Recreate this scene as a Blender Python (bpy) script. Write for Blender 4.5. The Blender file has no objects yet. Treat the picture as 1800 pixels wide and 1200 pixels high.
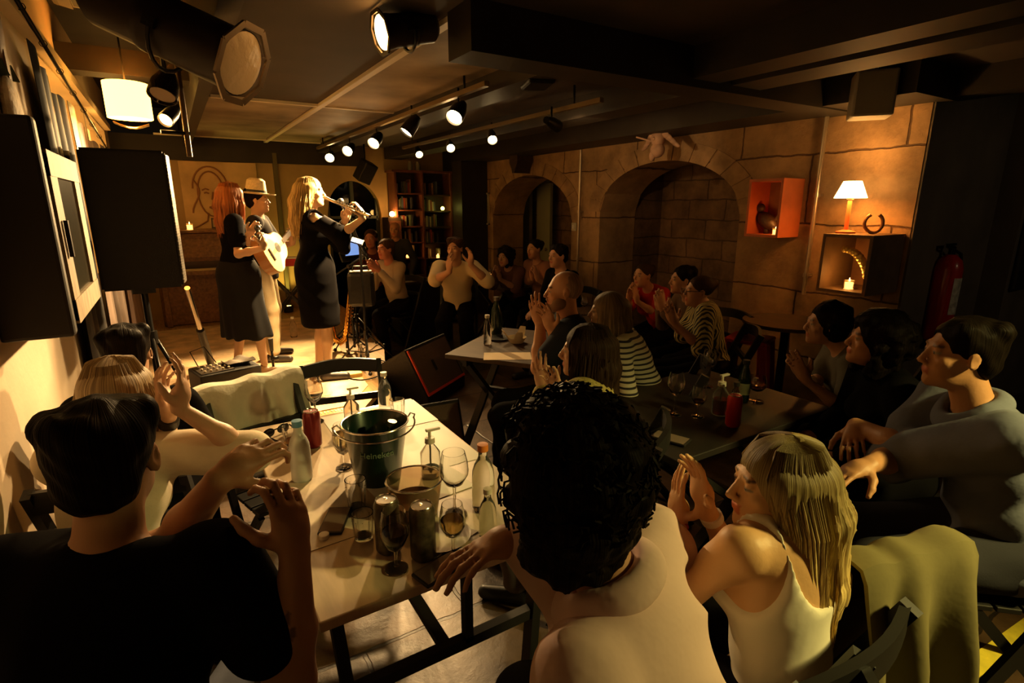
import bpy, bmesh, math, random
import numpy as np
from mathutils import Vector, Matrix, Euler
random.seed(7); rng = np.random.default_rng(7)
SC = bpy.context.scene; COL = SC.collection
R = math.radians; PI = math.pi

# ------------------------------------------------------------------ camera, world, exposure
F_PX = 950.0; HOR = 360.0; CAM_H = 1.68
PITCH = math.atan((600-HOR)/F_PX)
YAW = math.atan((900-297)/(F_PX*math.cos(PITCH)+(600-HOR)*math.sin(PITCH)))
cf = Vector((math.sin(YAW)*math.cos(PITCH), math.cos(YAW)*math.cos(PITCH), -math.sin(PITCH)))
cr = Vector((math.cos(YAW), -math.sin(YAW), 0)); cu = cr.cross(cf); CAM = Vector((0, 0, CAM_H))
cam = bpy.data.objects.new('camera', bpy.data.cameras.new('camera')); COL.objects.link(cam)
cam.data.sensor_width = 36; cam.data.lens = 36*F_PX/1800; cam.data.clip_start = .02
cam.location = CAM; cam.rotation_euler = Euler((PI/2-PITCH, 0, -YAW)); SC.camera = cam

def at(x, y, X=None, Y=None, z=None, d=None):
    """world point seen at photo pixel (x, y) on a known real plane or at a known depth"""
    v = cf*F_PX + cr*(x-900) + cu*(600-y)
    t = (z-CAM_H)/v.z if z is not None else X/v.x if X is not None else Y/v.y if Y is not None else d/F_PX
    return CAM + v*t

w = bpy.data.worlds.new('world'); SC.world = w; w.use_nodes = True
w.node_tree.nodes['Background'].inputs[0].default_value = (1, .62, .3, 1)
w.node_tree.nodes['Background'].inputs[1].default_value = .004
SC.view_settings.view_transform = 'Standard'; SC.view_settings.look = 'None'
SC.view_settings.gamma = 1; SC.view_settings.use_curve_mapping = False
SC.view_settings.exposure = 0.1
SC.cycles.use_denoising = True; SC.cycles.max_bounces = 8; SC.cycles.transmission_bounces = 8
SC.cycles.transparent_max_bounces = 8; SC.cycles.sample_clamp_indirect = 3; SC.cycles.caustics_reflective = False
SC.cycles.caustics_refractive = False

ZS = .25        # stage height
XL = -.5        # left wall
XR = 4.2        # stone wall
YB = 8.2        # back wall
ZC = 2.5        # ceiling
WARM = (1, .63, .26); AMBER = (1, .42, .08)

def lamp(name, kind, loc, energy, col=WARM, target=None, size=.05, angle=60, blend=.6):
    l = bpy.data.lights.new(name, kind); l.energy = energy; l.color = col
    if kind == 'SPOT': l.spot_size = R(angle); l.spot_blend = blend; l.shadow_soft_size = size
    elif kind == 'POINT': l.shadow_soft_size = size
    else: l.size = size
    o = bpy.data.objects.new(name, l); COL.objects.link(o); o.location = loc
    if target is not None: o.rotation_euler = (Vector(target)-Vector(loc)).to_track_quat('-Z', 'Y').to_euler()
    return o

# stage spotlights on the first rail: (place, aim, watts); the cans are built round them further down
RAIL1 = [((1.78, 7.22, 2.25), (.9, 5.2, 1.1), 760), ((1.73, 6.22, 2.25), (.4, 4.6, 1.2), 620), ((1.73, 5.31, 2.25), (.85, 4.5, 1.4), 820),
         ((1.70, 4.37, 2.25), (.55, 4.4, .8), 880), ((1.70, 3.49, 2.25), (.3, 2.45, .8), 300)]
RAIL2 = [((2.55, 6.2, 2.25), (2.0, 3.5, .5), 14), ((2.55, 5.35, 2.25), (1.6, 2.6, .8), 18), ((2.55, 4.48, 2.25), (1.6, 2.3, .7), 24),
         ((2.53, 3.48, 2.25), (3.95, 4.1, 2.0), 14)]
# lamp behind the photographer, yellow
HOUSE = ((2.45, -.7, 2.2), (1.55, .4, .5), 400)

# ------------------------------------------------------------------ materials
MATS = {}
def M(name, col=(.5, .5, .5), rough=.6, metal=0, emi=None, es=0, trans=0, ior=1.45, noise=None, bump=None, attr=None, sheen=0, stretch=None, alpha=1, coat=0):
    if name in MATS: return MATS[name]
    m = bpy.data.materials.new(name); m.use_nodes = True; nt = m.node_tree; b = nt.nodes['Principled BSDF']
    b.inputs['Base Color'].default_value = (*col, 1); b.inputs['Roughness'].default_value = rough; b.inputs['Metallic'].default_value = metal
    b.inputs['Transmission Weight'].default_value = trans; b.inputs['IOR'].default_value = ior; b.inputs['Alpha'].default_value = alpha
    b.inputs['Sheen Weight'].default_value = sheen; b.inputs['Coat Weight'].default_value = coat
    if emi: b.inputs['Emission Color'].default_value = (*emi, 1); b.inputs['Emission Strength'].default_value = es
    tc = nt.nodes.new('ShaderNodeTexCoord'); mp = nt.nodes.new('ShaderNodeMapping'); nt.links.new(tc.outputs['Object'], mp.inputs[0])
    if stretch: mp.inputs['Scale'].default_value = stretch
    src = None
    if attr:
        a = nt.nodes.new('ShaderNodeAttribute'); a.attribute_name = attr; src = a.outputs['Color']
    if noise:
        n = nt.nodes.new('ShaderNodeTexNoise'); n.inputs['Scale'].default_value = noise[0]; n.inputs['Detail'].default_value = 5
        nt.links.new(mp.outputs[0], n.inputs[0])
        rp = nt.nodes.new('ShaderNodeMapRange'); rp.inputs[1].default_value = .3; rp.inputs[2].default_value = .7
        rp.inputs[3].default_value = 1-noise[1]; rp.inputs[4].default_value = 1+noise[1]; nt.links.new(n.outputs[0], rp.inputs[0])
        mx = nt.nodes.new('ShaderNodeVectorMath'); mx.operation = 'SCALE'
        if src is not None: nt.links.new(src, mx.inputs[0])
        else: mx.inputs[0].default_value = col
        nt.links.new(rp.outputs[0], mx.inputs['Scale']); src = mx.outputs[0]
    if src is not None: nt.links.new(src, b.inputs['Base Color'])
    if bump:
        n2 = nt.nodes.new('ShaderNodeTexNoise'); n2.inputs['Scale'].default_value = bump[0]; n2.inputs['Detail'].default_value = 4
        nt.links.new(mp.outputs[0], n2.inputs[0]); bp = nt.nodes.new('ShaderNodeBump'); bp.inputs['Strength'].default_value = bump[1]
        bp.inputs['Distance'].default_value = .01; nt.links.new(n2.outputs[0], bp.inputs['Height']); nt.links.new(bp.outputs[0], b.inputs['Normal'])
    MATS[name] = m; return m

def masonry(name, c1, c2, mortar, bw, rh, axis='YZ', rough=.85, bump=.5, msize=.012, blot=.5):
    if name in MATS: return MATS[name]
    m = bpy.data.materials.new(name); m.use_nodes = True; nt = m.node_tree; b = nt.nodes['Principled BSDF']; b.inputs['Roughness'].default_value = rough
    N = nt.nodes.new; Lk = nt.links.new
    tc = N('ShaderNodeTexCoord'); sp = N('ShaderNodeSeparateXYZ'); cb = N('ShaderNodeCombineXYZ'); Lk(tc.outputs['Object'], sp.inputs[0])
    Lk(sp.outputs['XYZ'.index(axis[0])], cb.inputs[0]); Lk(sp.outputs['XYZ'.index(axis[1])], cb.inputs[1])
    nz = N('ShaderNodeTexNoise'); nz.inputs['Scale'].default_value = 5; nz.inputs['Detail'].default_value = 6; Lk(tc.outputs['Object'], nz.inputs[0])
    dv = N('ShaderNodeVectorMath'); dv.operation = 'MULTIPLY_ADD'; Lk(nz.outputs['Color'], dv.inputs[0]); dv.inputs[1].default_value = (.05, .05, 0); Lk(cb.outputs[0], dv.inputs[2])
    br = N('ShaderNodeTexBrick'); Lk(dv.outputs[0], br.inputs['Vector']); br.inputs['Scale'].default_value = 1
    br.inputs['Color1'].default_value = (*c1, 1); br.inputs['Color2'].default_value = (*c2, 1); br.inputs['Mortar'].default_value = (*mortar, 1)
    br.inputs['Mortar Size'].default_value = msize; br.inputs['Mortar Smooth'].default_value = .4; br.inputs['Brick Width'].default_value = bw; br.inputs['Row Height'].default_value = rh
    n2 = N('ShaderNodeTexNoise'); n2.inputs['Scale'].default_value = 3; n2.inputs['Detail'].default_value = 9; n2.inputs['Roughness'].default_value = .65; Lk(tc.outputs['Object'], n2.inputs[0])
    rp = N('ShaderNodeMapRange'); rp.inputs[1].default_value = .3; rp.inputs[2].default_value = .7; rp.inputs[3].default_value = 1-blot; rp.inputs[4].default_value = 1+blot; Lk(n2.outputs[0], rp.inputs[0])
    mx = N('ShaderNodeVectorMath'); mx.operation = 'SCALE'; Lk(br.outputs['Color'], mx.inputs[0]); Lk(rp.outputs[0], mx.inputs['Scale']); Lk(mx.outputs[0], b.inputs['Base Color'])
    ad = N('ShaderNodeMath'); ad.operation = 'MULTIPLY_ADD'; Lk(br.outputs['Fac'], ad.inputs[0]); ad.inputs[1].default_value = -.8; Lk(n2.outputs[0], ad.inputs[2])
    bp = N('ShaderNodeBump'); bp.inputs['Strength'].default_value = bump; bp.inputs['Distance'].default_value = .03; Lk(ad.outputs[0], bp.inputs['Height']); Lk(bp.outputs[0], b.inputs['Normal'])
    MATS[name] = m; return m

# ------------------------------------------------------------------ mesh helpers
class B:
    def __init__(s): s.bm = bmesh.new()
    def box(s, c, size, rot=None, bev=0):
        g = bmesh.ops.create_cube(s.bm, size=1); vs = g['verts']
        mt = Matrix.Translation(c) @ ((rot.to_matrix().to_4x4() if isinstance(rot, Euler) else rot) if rot else Matrix()) @ Matrix.Diagonal((*size, 1))
        bmesh.ops.transform(s.bm, matrix=mt, verts=vs)
        if bev:
            es = list({e for v in vs for e in v.link_edges}); bmesh.ops.bevel(s.bm, geom=es, offset=bev, segments=2, affect='EDGES', profile=.5)
        return s
    def tube(s, pts, r, seg=8, cap=True):
        pts = [Vector(p) for p in pts]; n = len(pts); rs = r if hasattr(r, '__len__') else [r]*n; rings = []
        t0 = (pts[1]-pts[0]).normalized(); ref = Vector((0, 0, 1)) if abs(t0.z) < .9 else Vector((1, 0, 0)); u = t0.cross(ref).normalized()
        for i, p in enumerate(pts):
            t = (pts[min(i+1, n-1)]-pts[max(i-1, 0)]).normalized(); u = (u-t*u.dot(t)).normalized(); v = t.cross(u)
            rings.append([s.bm.verts.new(p+(u*math.cos(a)+v*math.sin(a))*rs[i]) for a in [2*PI*k/seg for k in range(seg)]])
        for a, b in zip(rings, rings[1:]):
            for k in range(seg): s.bm.faces.new((a[k], a[(k+1) % seg], b[(k+1) % seg], b[k])).smooth = True
        if cap: s.bm.faces.new(rings[0][::-1]); s.bm.faces.new(rings[-1])
        return s
    def bar(s, a, b, w, h):
        a, b = Vector(a), Vector(b); q = (b-a).to_track_quat('Y', 'Z')
        return s.box((a+b)/2, (w, (b-a).length, h), q.to_matrix().to_4x4())
    def lathe(s, prof, seg=20, c=(0, 0, 0), rot=None):
        mt = Matrix.Translation(c) @ (rot.to_matrix().to_4x4() if rot else Matrix()); rings = []
        for r, z in prof:
            rings.append([s.bm.verts.new(mt @ Vector((max(r, 1e-4)*math.cos(2*PI*k/seg), max(r, 1e-4)*math.sin(2*PI*k/seg), z))) for k in range(seg)])
        for a, b in zip(rings, rings[1:]):
            for k in range(seg): s.bm.faces.new((a[k], a[(k+1) % seg], b[(k+1) % seg], b[k])).smooth = True
        s.bm.faces.new(rings[0][::-1]); s.bm.faces.new(rings[-1]); return s
    def sph(s, c, r, rot=None, seg=14):
        g = bmesh.ops.create_uvsphere(s.bm, u_segments=seg, v_segments=seg//2+2, radius=1)
        rr = r if hasattr(r, '__len__') else (r, r, r)
        bmesh.ops.transform(s.bm, matrix=Matrix.Translation(c) @ (rot.to_matrix().to_4x4() if rot else Matrix()) @ Matrix.Diagonal((*rr, 1)), verts=g['verts'])
        for v in g['verts']:
            for f in v.link_faces: f.smooth = True
        return s
    def prism(s, poly, z0, z1, mt=None):
        mt = mt or Matrix(); a = [s.bm.verts.new(mt @ Vector((x, y, z0))) for x, y in poly]; b = [s.bm.verts.new(mt @ Vector((x, y, z1))) for x, y in poly]
        n = len(a); s.bm.faces.new(a[::-1]); s.bm.faces.new(b)
        for i in range(n): s.bm.faces.new((a[i], a[(i+1) % n], b[(i+1) % n], b[i]))
        return s
    def grid(s, fn, nu, nv, thick=0):
        V = [[s.bm.verts.new(fn(i/(nu-1), j/(nv-1))) for j in range(nv)] for i in range(nu)]; fs = []
        for i in range(nu-1):
            for j in range(nv-1):
                f = s.bm.faces.new((V[i][j], V[i+1][j], V[i+1][j+1], V[i][j+1])); f.smooth = True; fs.append(f)
        if thick:
            bmesh.ops.recalc_face_normals(s.bm, faces=fs); bmesh.ops.solidify(s.bm, geom=fs, thickness=thick)
        return s
    def obj(s, name, mat, parent=None, **kw):
        bmesh.ops.recalc_face_normals(s.bm, faces=s.bm.faces)
        for e in s.bm.edges:
            if len(e.link_faces) == 2 and e.calc_face_angle(0) > .65: e.smooth = False
        me = bpy.data.meshes.new(name); s.bm.to_mesh(me); s.bm.free(); me.materials.append(mat)
        o = bpy.data.objects.new(name, me); COL.objects.link(o); o.parent = parent
        for k, v in kw.items(): o[k] = v
        return o
def struct(name, b, mat): return b.obj(name, mat, None, kind='structure')
def thing(name, label, cat, loc=(0, 0, 0), rz=0, group=None):
    o = bpy.data.objects.new(name, None); COL.objects.link(o); o.location = loc; o.rotation_euler = (0, 0, rz); o.empty_display_size = .1
    o['label'] = label; o['category'] = cat
    if group: o['group'] = group
    return o
def solo(o, label, cat, group=None, loc=None, rz=0):
    o['label'] = label; o['category'] = cat
    if group: o['group'] = group
    if loc is not None: o.location = loc; o.rotation_euler = (0, 0, rz)
    return o
def dup(root, loc, rz=0, label=None):
    def cp(o, par):
        c = o.copy(); COL.objects.link(c); c.parent = par
        for ch in list(o.children): cp(ch, c)
        return c
    r = cp(root, None); r.location = loc; r.rotation_euler = (0, 0, rz)
    if label: r['label'] = label
    return r
def textmesh(name, txt, size, mat, parent, place, ext=.0006):
    cu_ = bpy.data.curves.new(name, 'FONT'); cu_.body = txt; cu_.size = size; cu_.align_x = 'CENTER'; cu_.align_y = 'CENTER'; cu_.extrude = ext
    t = bpy.data.objects.new(name, cu_); me = bpy.data.meshes.new_from_object(t); bpy.data.objects.remove(t)
    for v in me.vertices: v.co = place(v.co)
    me.materials.clear(); me.materials.append(mat); o = bpy.data.objects.new(name, me); COL.objects.link(o); o.parent = parent; return o

black = M('black_paint', (.012, .011, .01), .5); blackmetal = M('black_metal', (.015, .014, .013), .35, .6)
darkwood = M('dark_wood', (.045, .024, .012), .45, noise=(6, .4), stretch=(1, 8, 8), bump=(20, .2))
midwood = M('brown_wood', (.2, .1, .045), .45, noise=(5, .35), stretch=(8, 1, 8), bump=(20, .2))
palewood = M('pale_wood', (.42, .3, .17), .5, noise=(4, .25), stretch=(8, 1, 8))
plaster = M('cream_plaster', (.62, .5, .36), .85, noise=(2.5, .12), bump=(40, .12))
glass = M('clear_glass', (1, 1, 1), .02, trans=1, ior=1.45)
chrome = M('chrome', (.75, .72, .68), .2, 1); white = M('white_paper', (.8, .77, .7), .7)
# ------------------------------------------------------------------ room shell
floor_m = masonry('stone_floor', (.085, .045, .02), (.06, .038, .022), (.02, .013, .008), .9, .6, 'XY', .42, .35, .01, .75)
stone = masonry('sandstone_blocks', (.40, .25, .12), (.33, .2, .095), (.10, .05, .02), 1.25, .52, 'YZ', .85, .7, .008, .45)
rubble = masonry('rubble_stone', (.22, .13, .065), (.17, .10, .05), (.10, .06, .028), .5, .22, 'YZ', .9, .9, .008, .6)
stoneX = masonry('sandstone_return', (.3, .19, .10), (.24, .15, .08), (.07, .04, .02), 1.05, .46, 'XZ', .85, .6, .008, .4)
ceil_m = M('ceiling_dark_board', (.032, .022, .016), .7, noise=(2, .35))
beam_m = M('beam_black', (.02, .015, .011), .55, noise=(5, .3))
tan = M('tan_wall', (.42, .28, .12), .8, noise=(3, .15))

struct('floor', B().box((3.2, 3.2, -.05), (9, 12, .1)), floor_m)
struct('ceiling', B().box((4.0, 3.2, ZC+.05), (7.5, 12, .1)).box((-.2, 3.2, 3.0), (.9, 12, .1)), ceil_m)
struct('trim_17', B().box((.28, 3.2, 2.68), (.08, 12, .6)), beam_m)
# left wall with a window band behind the curtains
b = B(); x = XL-.1
b.box((x, .6, 1.5), (.2, 6.8, 3.0)); b.box((x, 6.1, .6), (.2, 4.2, 1.2)); b.box((x, 6.1, 2.73), (.2, 4.2, .54)); b.box((x, 7.95, 1.83), (.2, .5, 1.26))
b.box((x, 5.9, 1.83), (.2, .12, 1.26))
struct('wall_left', b, plaster)
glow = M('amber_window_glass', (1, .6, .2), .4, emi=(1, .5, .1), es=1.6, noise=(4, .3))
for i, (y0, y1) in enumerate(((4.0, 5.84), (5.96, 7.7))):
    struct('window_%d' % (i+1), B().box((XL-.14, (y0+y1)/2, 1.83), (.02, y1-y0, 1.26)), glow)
# plaster downstand above the curtains, and the ceiling strip beside it
struct('trim_1', B().box((XL+.03, 5.4, 2.50), (.06, 4.6, .06)), plaster)
struct('trim_2', B().box((-.13, 4.9, 2.62), (.74, .2, .16)), beam_m)

def arched(name, mat, axis, fixed, depth, u0, u1, z1, arches, z0=0, spring=None):
    """wall slab with arched openings; arches = (ua, ub, sill, spring, crown)"""
    b = B(); us = {u0, u1}
    for a in arches:
        for k in range(25): us.add(a[0]+(a[1]-a[0])*k/24)
    us = sorted(us)
    def under(u, a): 
        m = (a[0]+a[1])/2; h = (a[1]-a[0])/2; t = min(1, abs(u-m)/h); return a[3]+(a[4]-a[3])*math.sqrt(max(0, 1-t*t))
    def P(u, z, dd): return (fixed+dd, u, z) if axis == 'Y' else (u, fixed+dd, z)
    def slab(ua, ub, za, zb, zc, zd):   # za,zb bottom at ua,ub ; zc,zd top
        v = [b.bm.verts.new(P(*q)) for q in ((ua, za, 0), (ub, zb, 0), (ub, zd, 0), (ua, zc, 0), (ua, za, depth), (ub, zb, depth), (ub, zd, depth), (ua, zc, depth))]
        for q in ((0, 1, 2, 3), (4, 5, 6, 7), (0, 1, 5, 4), (3, 2, 6, 7), (0, 3, 7, 4), (1, 2, 6, 5)): b.bm.faces.new([v[i] for i in q])
    for ua, ub in zip(us, us[1:]):
        A = [a for a in arches if a[0] <= (ua+ub)/2 <= a[1]]
        if not A: slab(ua, ub, z0, z0, z1, z1)
        else:
            a = A[0]; slab(ua, ub, under(ua, a), under(ub, a), z1, z1)
            if a[2] > z0: slab(ua, ub, z0, z0, a[2], a[2])
    return struct(name, b, mat)
arched('wall_right', stone, 'Y', XR, .55, 1.74, YB, ZC, [(3.06, 4.9, 0, 1.6, 2.1), (5.42, 7.38, 0, 1.5, 2.07)])
# voussoir blocks round the two arches stand a little proud of the wall
vous = M('arch_voussoir_stone', (.35, .22, .11), .85, noise=(6, .35), bump=(18, .7))
for n, (a0, a1, sp, cr_) in enumerate(((3.06, 4.9, 1.6, 2.1), (5.42, 7.38, 1.5, 2.07))):
    b = B(); m = (a0+a1)/2; h = (a1-a0)/2; NV = 13
    for k in range(NV):
        t0 = PI*(k+.04)/NV; t1 = PI*(k+.96)/NV
        poly = [(m-(h)*math.cos(t), sp+(cr_-sp)*math.sin(t)) for t in (t0, (t0+t1)/2, t1)] + [(m-(h+.2)*math.cos(t), sp+(cr_-sp+.17)*math.sin(t)) for t in (t1, (t0+t1)/2, t0)]
        mt = Matrix(((0, 0, 1, 0), (1, 0, 0, 0), (0, 1, 0, 0), (0, 0, 0, 1)))
        b.prism(poly, XR-.008, XR+.03, mt)
    struct('trim_%d' % (n+3), b, vous)
struct('wall_alcove', B().box((5.3, 5.1, 1.25), (.2, 6.2, 2.5)).box((4.9, 5.16, 1.25), (.7, .5, 2.5)), rubble)
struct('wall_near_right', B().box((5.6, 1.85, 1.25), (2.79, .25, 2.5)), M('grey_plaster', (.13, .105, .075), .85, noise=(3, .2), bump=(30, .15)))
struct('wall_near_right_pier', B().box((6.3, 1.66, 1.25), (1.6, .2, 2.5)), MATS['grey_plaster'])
arched('wall_back', tan, 'X', YB, .25, XL-.1, 5.2, ZC, [(1.93, 2.72, 0, 1.55, 2.02)])
struct('wall_beyond', B().box((2.3, YB+.9, 1.25), (1.6, .1, 2.5)), M('night_blue_wall', (.01, .014, .016), .8))
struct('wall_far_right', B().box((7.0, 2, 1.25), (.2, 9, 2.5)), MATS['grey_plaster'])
struct('wall_behind', B().box((3.2, -2.6, 1.25), (9, .2, 2.5)), beam_m)
# arched window in the back wall
b = B()
for xx in (1.96, 2.32, 2.69): b.box((xx, YB+.1, 1.1), (.045, .05, 1.9 if xx != 2.32 else 1.84))
b.box((2.32, YB+.1, 1.5), (.74, .05, .04)); struct('window_3', b, M('grey_green_frame', (.05, .06, .055), .5))
struct('window_4', B().box((2.32, YB+.14, 1.1), (.78, .01, 1.85)), M('dark_pane', (.02, .03, .03), .05, trans=.9, ior=1.3))
# wall panel (yellow lit corner) and cornice
struct('trim_5', B().box((1.0, YB-.03, 2.36), (3.0, .06, .28)), beam_m)
struct('trim_6', B().box((3.98, YB-.33, 1.25), (.44, .65, 2.5)), beam_m)   # dark pillar at the far corner
struct('trim_7', B().box((1.28, YB-.04, 1.25), (.05, .08, 2.2)), M('olive_post', (.12, .1, .04), .6))
# beams
b = B(); b.box((1.95, 5.3, 2.44), (.22, 5.8, .12)); struct('trim_8', b, beam_m)
b = B(); b.box((2.95, 4.2, 2.42), (.26, 8, .16)); struct('trim_9', b, beam_m)
b = B(); b.box((4.2, 2.3, 2.4), (6.1, .22, .2)); struct('trim_10', b, beam_m)
b = B(); b.box((4.0, 4.9, 2.41), (.5, 6.5, .2)); struct('trim_11', b, beam_m)
b = B(); b.box((4.4, 1.2, 2.42), (.22, 2.2, .16)); struct('trim_12', b, beam_m)
b = B(); b.box((2.6, .2, 2.42), (.22, 4.2, .16)); struct('trim_13', b, beam_m)
struct('trim_18', B().box((1.53, 5.18, 2.494), (.62, 5.4, .012)).box((.76, 6.5, 2.494), (.78, 2.9, .012)), M('ceiling_lit_panel', (.28, .22, .15), .7, noise=(1.6, .6)))  # lit ceiling beside the T-bars, put into a paler board colour
# pale T-bars of the panel ceiling
tb = M('pale_t_bar', (.85, .75, .58), .5)
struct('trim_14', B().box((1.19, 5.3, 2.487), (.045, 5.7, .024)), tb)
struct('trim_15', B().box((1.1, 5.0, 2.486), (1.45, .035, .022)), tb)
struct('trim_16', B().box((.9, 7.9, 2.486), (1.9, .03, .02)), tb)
# alcove door seen through the far arch
d = thing('alcove_door', 'pale green door standing open inside the far stone arch', 'door', (5.0, 7.35, 0), 0)
gm = M('pale_green_door', (.28, .3, .2), .6)
B().box((0, -.2, 1.0), (.05, .36, 2.0)).obj('door_panel', gm, d)
B().box((.02, .3, 1.0), (.06, .16, 2.04)).box((.02, .12, 2.04), (.06, .75, .07)).obj('door_frame', M('cream_frame', (.42, .4, .28), .6), d)
B().sph((-.05, -.32, 1.0), .028).obj('door_knob', chrome, d)

# ------------------------------------------------------------------ conduits, corbels, cherub
pipem = M('galvanised_pipe', (.5, .42, .32), .3, .8)
def pipe(y, z0, label, mat):
    t = thing('conduit_pipe', label, 'pipe', (XR-.05, y, z0))
    B().tube([(0, 0, 0), (0, 0, 2.3-z0)], .016, 10).obj('tube', mat, t)
    for z in (.15, .75, 1.3):
        if z < 2.3-z0: B().tube([(0, 0, z-.015), (0, 0, z+.015)], .022, 10).box((.03, 0, z), (.04, .04, .02)).obj('pipe_clip', pipem, t)
pipe(2.38, 1.0, 'steel conduit pipe on stone wall beside the lit table lamp', pipem)
pipe(5.22, .3, 'thin steel conduit pipe on the pier between the two arches', pipem)

def cherub():
    t = thing('cherub_ornament', 'pale carved winged cherub ornament over the nearer stone arch', 'ornament', (3.9, 3.78, 2.27))
    cm = M('pale_carved_wood', (.5, .3, .2), .6, noise=(12, .2))
    b = B().sph((0, 0, .0), (.06, .07, .08)).sph((-.05, 0, -.005), .02).sph((0, 0, .05), (.055, .06, .05)); b.obj('head', cm, t)
    B().sph((0, .0, -.1), (.06, .075, .07)).sph((-.03, .03, -.15), (.03, .03, .05)).obj('body', cm, t)
    for sx in (-1, 1):
        b = B()
        for k in range(4): b.sph((0.01*k, sx*(.08+.035*k), .03-.03*k), (.015, .055, .03-.003*k), Euler((sx*-.5, 0, 0)))
        b.obj('wing', cm, t)
    B().bar((0, .0, -.04), (-.06, .22, .03), .014, .014).obj('arrow', cm, t)
cherub()
c = B().prism([(-.1, 0), (.1, 0), (.1, -.09), (.05, -.16), (.03, -.22), (-.03, -.22), (-.05, -.16), (-.1, -.09)], -.12, .12, Matrix.Rotation(PI/2, 4, 'X'))
solo(c.obj('corbel', darkwood), 'dark wooden corbel under the beam above the far arch', 'corbel', None, (4.06, 6.37, 2.31), PI/2)

# ------------------------------------------------------------------ small pictures, switch, sign
def picture(name, label, X, y, z, wdt, hgt, inner, cat='picture'):
    t = thing(name, label, cat, (X, y, z))
    b = B()
    for s_ in (-1, 1): b.box((-.012, s_*(wdt/2-.012), 0), (.024, .024, hgt)); b.box((-.012, 0, s_*(hgt/2-.012)), (.024, wdt, .024))
    b.obj('frame', M('pale_frame', (.5, .46, .36), .5), t); B().box((-.006, 0, 0), (.008, wdt-.04, hgt-.04)).obj('print', inner, t)
pm = M('grey_print', (.2, .2, .16), .5, noise=(9, .7)); 
picture('framed_picture', 'narrow framed grey print nearer the dark corner pillar', XR, 7.98, 1.6, .26, .46, pm)
picture('framed_picture', 'narrow framed print with pale figure beside the far arch', XR, 7.6, 1.62, .25, .48, M('light_print', (.3, .28, .2), .5, noise=(14, .8)))
t = thing('light_switch', 'small pale switch plate on the stone pier of the far arch', 'switch', (XR-.01, 5.36, 1.42))
B().box((0, .3-.3, 0), (.015, .09, .1), bev=.004).obj('plate', M('pale_plastic', (.55, .52, .38), .4), t); B().box((-.01, 0, 0), (.012, .03, .045)).obj('rocker', white, t)
# extinguisher and its sign on the grey return wall
t = thing('fire_extinguisher', 'red fire extinguisher hanging on the grey wall at the right', 'fire extinguisher', (4.68, 1.66, .72))
red = M('red_enamel', (.5, .02, .015), .3, coat=.5)
B().lathe([(0, 0), (.075, 0), (.085, .02), (.085, .52), (.07, .58), (.03, .62), (.0, .62)], 24).obj('cylinder', red, t)
B().lathe([(.022, .61), (.022, .67), (.012, .68)], 12).box((-.03, 0, .69), (.12, .02, .015)).box((-.04, 0, .665), (.1, .018, .012), Euler((0, .25, 0))).obj('valve_and_lever', blackmetal, t)
B().tube([(.03, 0, .65), (.1, -.02, .62), (.13, -.03, .5), (.12, -.03, .3), (.1, -.03, .2)], .011, 8).obj('hose', black, t)
B().grid(lambda u, v: (.0865*math.cos(-PI/2-.7+u*1.4), .0865*math.sin(-PI/2-.7+u*1.4), .2+.26*v), 8, 3, .001).obj('label_sheet', M('label_white', (.6, .58, .5), .5, noise=(25, .5)), t)
t = thing('safety_sign', 'small red and white sign above the fire extinguisher', 'sign', (4.52, 1.735, 1.6))
B().box((0, 0, 0), (.15, .006, .22)).obj('board', M('sign_red', (.35, .03, .02), .5), t)
B().box((-.02, -.005, -.0), (.03, .003, .13)).box((.03, -.005, -.02), (.02, .003, .09)).obj('pictogram', white, t)
# rounded dark screen on the right
t = thing('wall_screen', 'large dark screen in a rounded black frame on right wall', 'screen', (5.95, 1.54, 1.45))
b = B().box((0, 0, 0), (.78, .05, .86), bev=.02); b.obj('casing', M('screen_case', (.02, .018, .016), .4), t); B().box((0, -.03, 0), (.6, .01, .62)).obj('panel', M('screen_glass', (.03, .028, .024), .15), t)

# ------------------------------------------------------------------ wooden wall boxes with candles, table lamp
boxm = M('box_wood', (.3, .14, .06), .5, noise=(8, .25)); redbox = M('orange_red_box', (.62, .16, .05), .5, noise=(6, .15))
candle_m = M('candle_glow', (1, .7, .3), .4, emi=(1, .5, .14), es=9); gcup = M('candle_cup', (1, .85, .6), .1, trans=.8)
def wallbox(name, label, y, z, wd, ht, dp, mat):
    t = thing(name, label, 'wall box', (XR, y, z)); k = .02
    B().box((-dp/2, -wd/2+k/2, 0), (dp, k, ht)).obj('side_panel', mat, t); B().box((-dp/2, wd/2-k/2, 0), (dp, k, ht)).obj('side_panel', mat, t)
    B().box((-dp/2, 0, ht/2-k/2), (dp, wd-2*k, k)).obj('top_panel', mat, t); B().box((-dp/2, 0, -ht/2+k/2), (dp, wd-2*k, k)).obj('bottom_panel', mat, t)
    B().box((-.01, 0, 0), (.02, wd-2*k, ht-2*k)).obj('back_panel', boxm, t); return t
def candle(label, loc, s=1, light=1.2):
    t = thing('candle_holder', label, 'candle', loc, 0, None)
    B().lathe([(0, .003), (.024*s, .003), (.026*s, .045*s), (0, .045*s)], 14).obj('wax', candle_m, t)
    B().lathe([(0, 0), (.03*s, 0), (.033*s, .06*s), (.031*s, .06*s), (.028*s, .004), (0, .004)], 16).obj('glass_cup', gcup, t)
    B().lathe([(0, .045*s), (.006*s, .052*s), (.004*s, .065*s), (0, .078*s)], 8).obj('flame', M('flame', (1, .6, .2), .5, emi=(1, .5, .12), es=30), t)
    lamp('candle_light', 'POINT', Vector(loc)+Vector((-.03, 0, .11*s)), light, AMBER, size=.02); return t
wallbox('orange_wall_box', 'open wooden wall box with orange red side and small candle', 2.66, 1.655, .29, .44, .27, redbox)
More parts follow.
